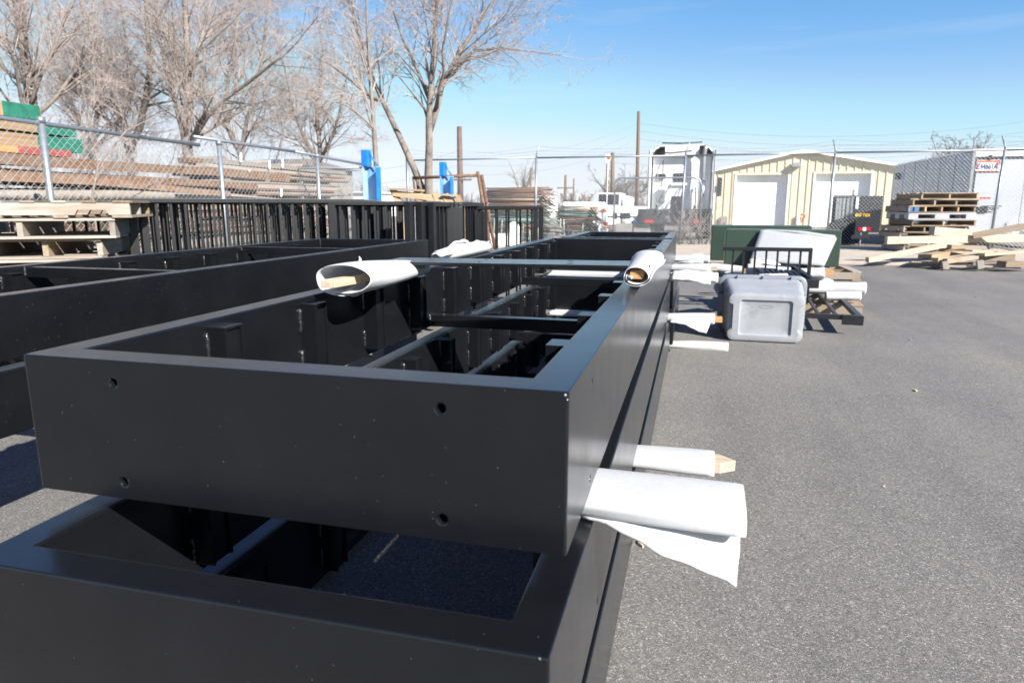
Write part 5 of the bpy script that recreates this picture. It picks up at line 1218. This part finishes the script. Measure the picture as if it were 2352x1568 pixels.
for nm, u0, u1, vt, Yq, lb in (('w', 1118, 1240, 441, 58, 'long white low building far behind the pipe heap'), ('w', 640, 835, 440, 60, 'white low building far behind the left fence')):
    e = empty('white_shed', (PY((u0+u1)/2, 470, Yq).x, Yq, 0), 0, lb, 'building'); bx('wall', 'white', e, u0, u1, vt+4, 530, Yq, 8); bx('roof', 'white', e, u0-3, u1+3, vt, vt+4-.2, Yq, 8.4, dy=-.3)
    for k in range(3): bx('window', 'glass', e, u0+15+k*30, u0+27+k*30, vt+12, vt+20, Yq, .02, dy=-.03)

# ---- poles and wires
def pole(label, ub, ut, vt, Y, r, mat, arms=(), group='utility poles'):
    b = PY(ub, 470, Y); t_ = PY(ut, vt, Y); e = empty('utility_pole', (b.x, Y, 0), 0, label, 'utility pole', group); o0 = e.location
    MB().tube([(0, 0, -.03), t_-o0], [r, r*.72], 10).build('shaft', mat, e, smooth=True)
    for (v, hw) in arms:
        s = (v-470)/(vt-470); x = (t_.x-b.x)*s; z = PY(ub, v, Y).z
        MB().box(x-hw, x+hw, -.22, -.1, z-.07, z+.05).build('crossarm', mat, e)
        for k in (-.9, -.45, .45, .9): MB().tube([(x+hw*k, -.16, z+.051), (x+hw*k, -.16, z+.22)], .05, 6).build('insulator', 'steelgrey', e)
    return e
pole('dark brown steel pole right of the three-stemmed tree', 1058, 1055, 291, 48, .24, 'steelpole', [(413, .9)])
pole('tall slim wooden pole left of the white truck', 1463, 1467, 256, 58, .17, 'pole')
pole('shorter wooden pole by the marker pole', 1408, 1407, 351, 52, .19, 'pole')
pole('short thin wooden stub pole left of the shorter one', 1394, 1395, 376, 55, .12, 'pole')
pole('far wooden pole with a small arm over the low bushes', 1298, 1299, 402, 80, .2, 'pole', [(432, .9)])
pole('faint far pole between the low bushes', 1317, 1318, 410, 110, .16, 'pole')
pole('thin far pole beside the pale slender tree', 1219, 1219, 386, 60, .11, 'pole')
pole('cut-off dark pole among the far bushes', 1344, 1344, 452, 66, .2, 'pole')
we = empty('overhead_wires', (0, 58, 8), 0, 'thin power lines strung across the sky between the poles', 'power lines'); o0 = we.location
def wire(a, b, sag): MB().tube([p-o0 for p in sagline(a, b, sag, 16)], .010, 4).build('wire', 'cable', we)
T0 = 1467
for v, vr, vl in ((283, 214, 345), (301, 240, 378), (319, 262, 398)):
    wire(PY(T0, v, 58), PY(2700, vr, 62), 1.9); wire(PY(1055, vl, 48), PY(T0-2, v, 58), 1.0)
    wire(PY(700, vl+40, 44), PY(1055, vl, 48), .7)
for v in (330, 352): wire(PY(1407, v+22, 52), PY(2700, v-60, 60), 1.5)
# street light signal beyond the trees
e = empty('traffic_signal', (PY(1586, 470, 60).x if False else PY(963, 470, 60).x, 60, 0), 0, 'tiny yellow traffic signal far behind the wooden frame', 'traffic signal'); o0 = e.location
p = PY(967, 428, 60)-o0; MB().tube([(0, 0, 0), (0, 0, p.z+.3)], .09, 8).build('mast', 'steelgrey', e); MB().box(p.x-.25, p.x+.25, -.35, -.1, p.z-.55, p.z+.55).build('head', 'yellow', e, bevel=.03)
for k in range(3): MB().tube([(p.x, -.42, p.z-.33+.33*k), (p.x, -.351, p.z-.33+.33*k)], .12, 10).build('lens', 'darksteel', e)
# ---- dead brush at the foot of the fence by the truck
for k, (u, sd) in enumerate(((1590, 61), (1618, 62), (1560, 63))):
    b0 = PZ(u, 556, .06); b0 = Vector((b0.x, 19.9+.25*k, .0)); st = []
    rr = random.Random(sd)
    for q_ in range(9):
        a_ = rr.uniform(0, 6.28); h_ = rr.uniform(.5, 1.05); st.append(([b0+Vector((rr.uniform(-.15, .15), rr.uniform(-.1, .1), 0)), b0+Vector((math.cos(a_)*.2, math.sin(a_)*.12, h_*.6)), b0+Vector((math.cos(a_)*.5, math.sin(a_)*.25, h_))], .011, .005, 5, .5, .2))
    th, tn = grow_tree(sd, st, [None, (7, .5, R(45))], twig_r=.0045, upb=.1)
    e = tree_obj(['dry tangled brush at the fence foot behind the green cabinets', 'dry brush at the fence foot right of the leaning post', 'sparse dry brush under the truck tail'][k], b0, th, tn, 'dry brush along the fence'); e.name = 'dry_brush'; e['category'] = 'brush'
# ---- far line of low scrub that closes the horizon
A = []; B = []; r_ = random.Random(77)
for k in range(9000):
    u = r_.uniform(-600, 3000); Y = r_.uniform(120, 190); x = PY(u, 470, Y).x; h = r_.uniform(.6, 3.2)*(1+.5*math.sin(x*.07)); z0_ = r_.uniform(0, h*.5); A.append((x, Y, z0_)); B.append((x+r_.uniform(-.8, .8), Y+r_.uniform(-.5, .5), z0_+h*.7))
o = linkmesh('distant_scrub', segs_mesh('distant_scrub', A, B, .10, .03, 3), 'twig_far'); tag(o, 'low grey-brown scrub along the far horizon', 'scrub', None, 'stuff')
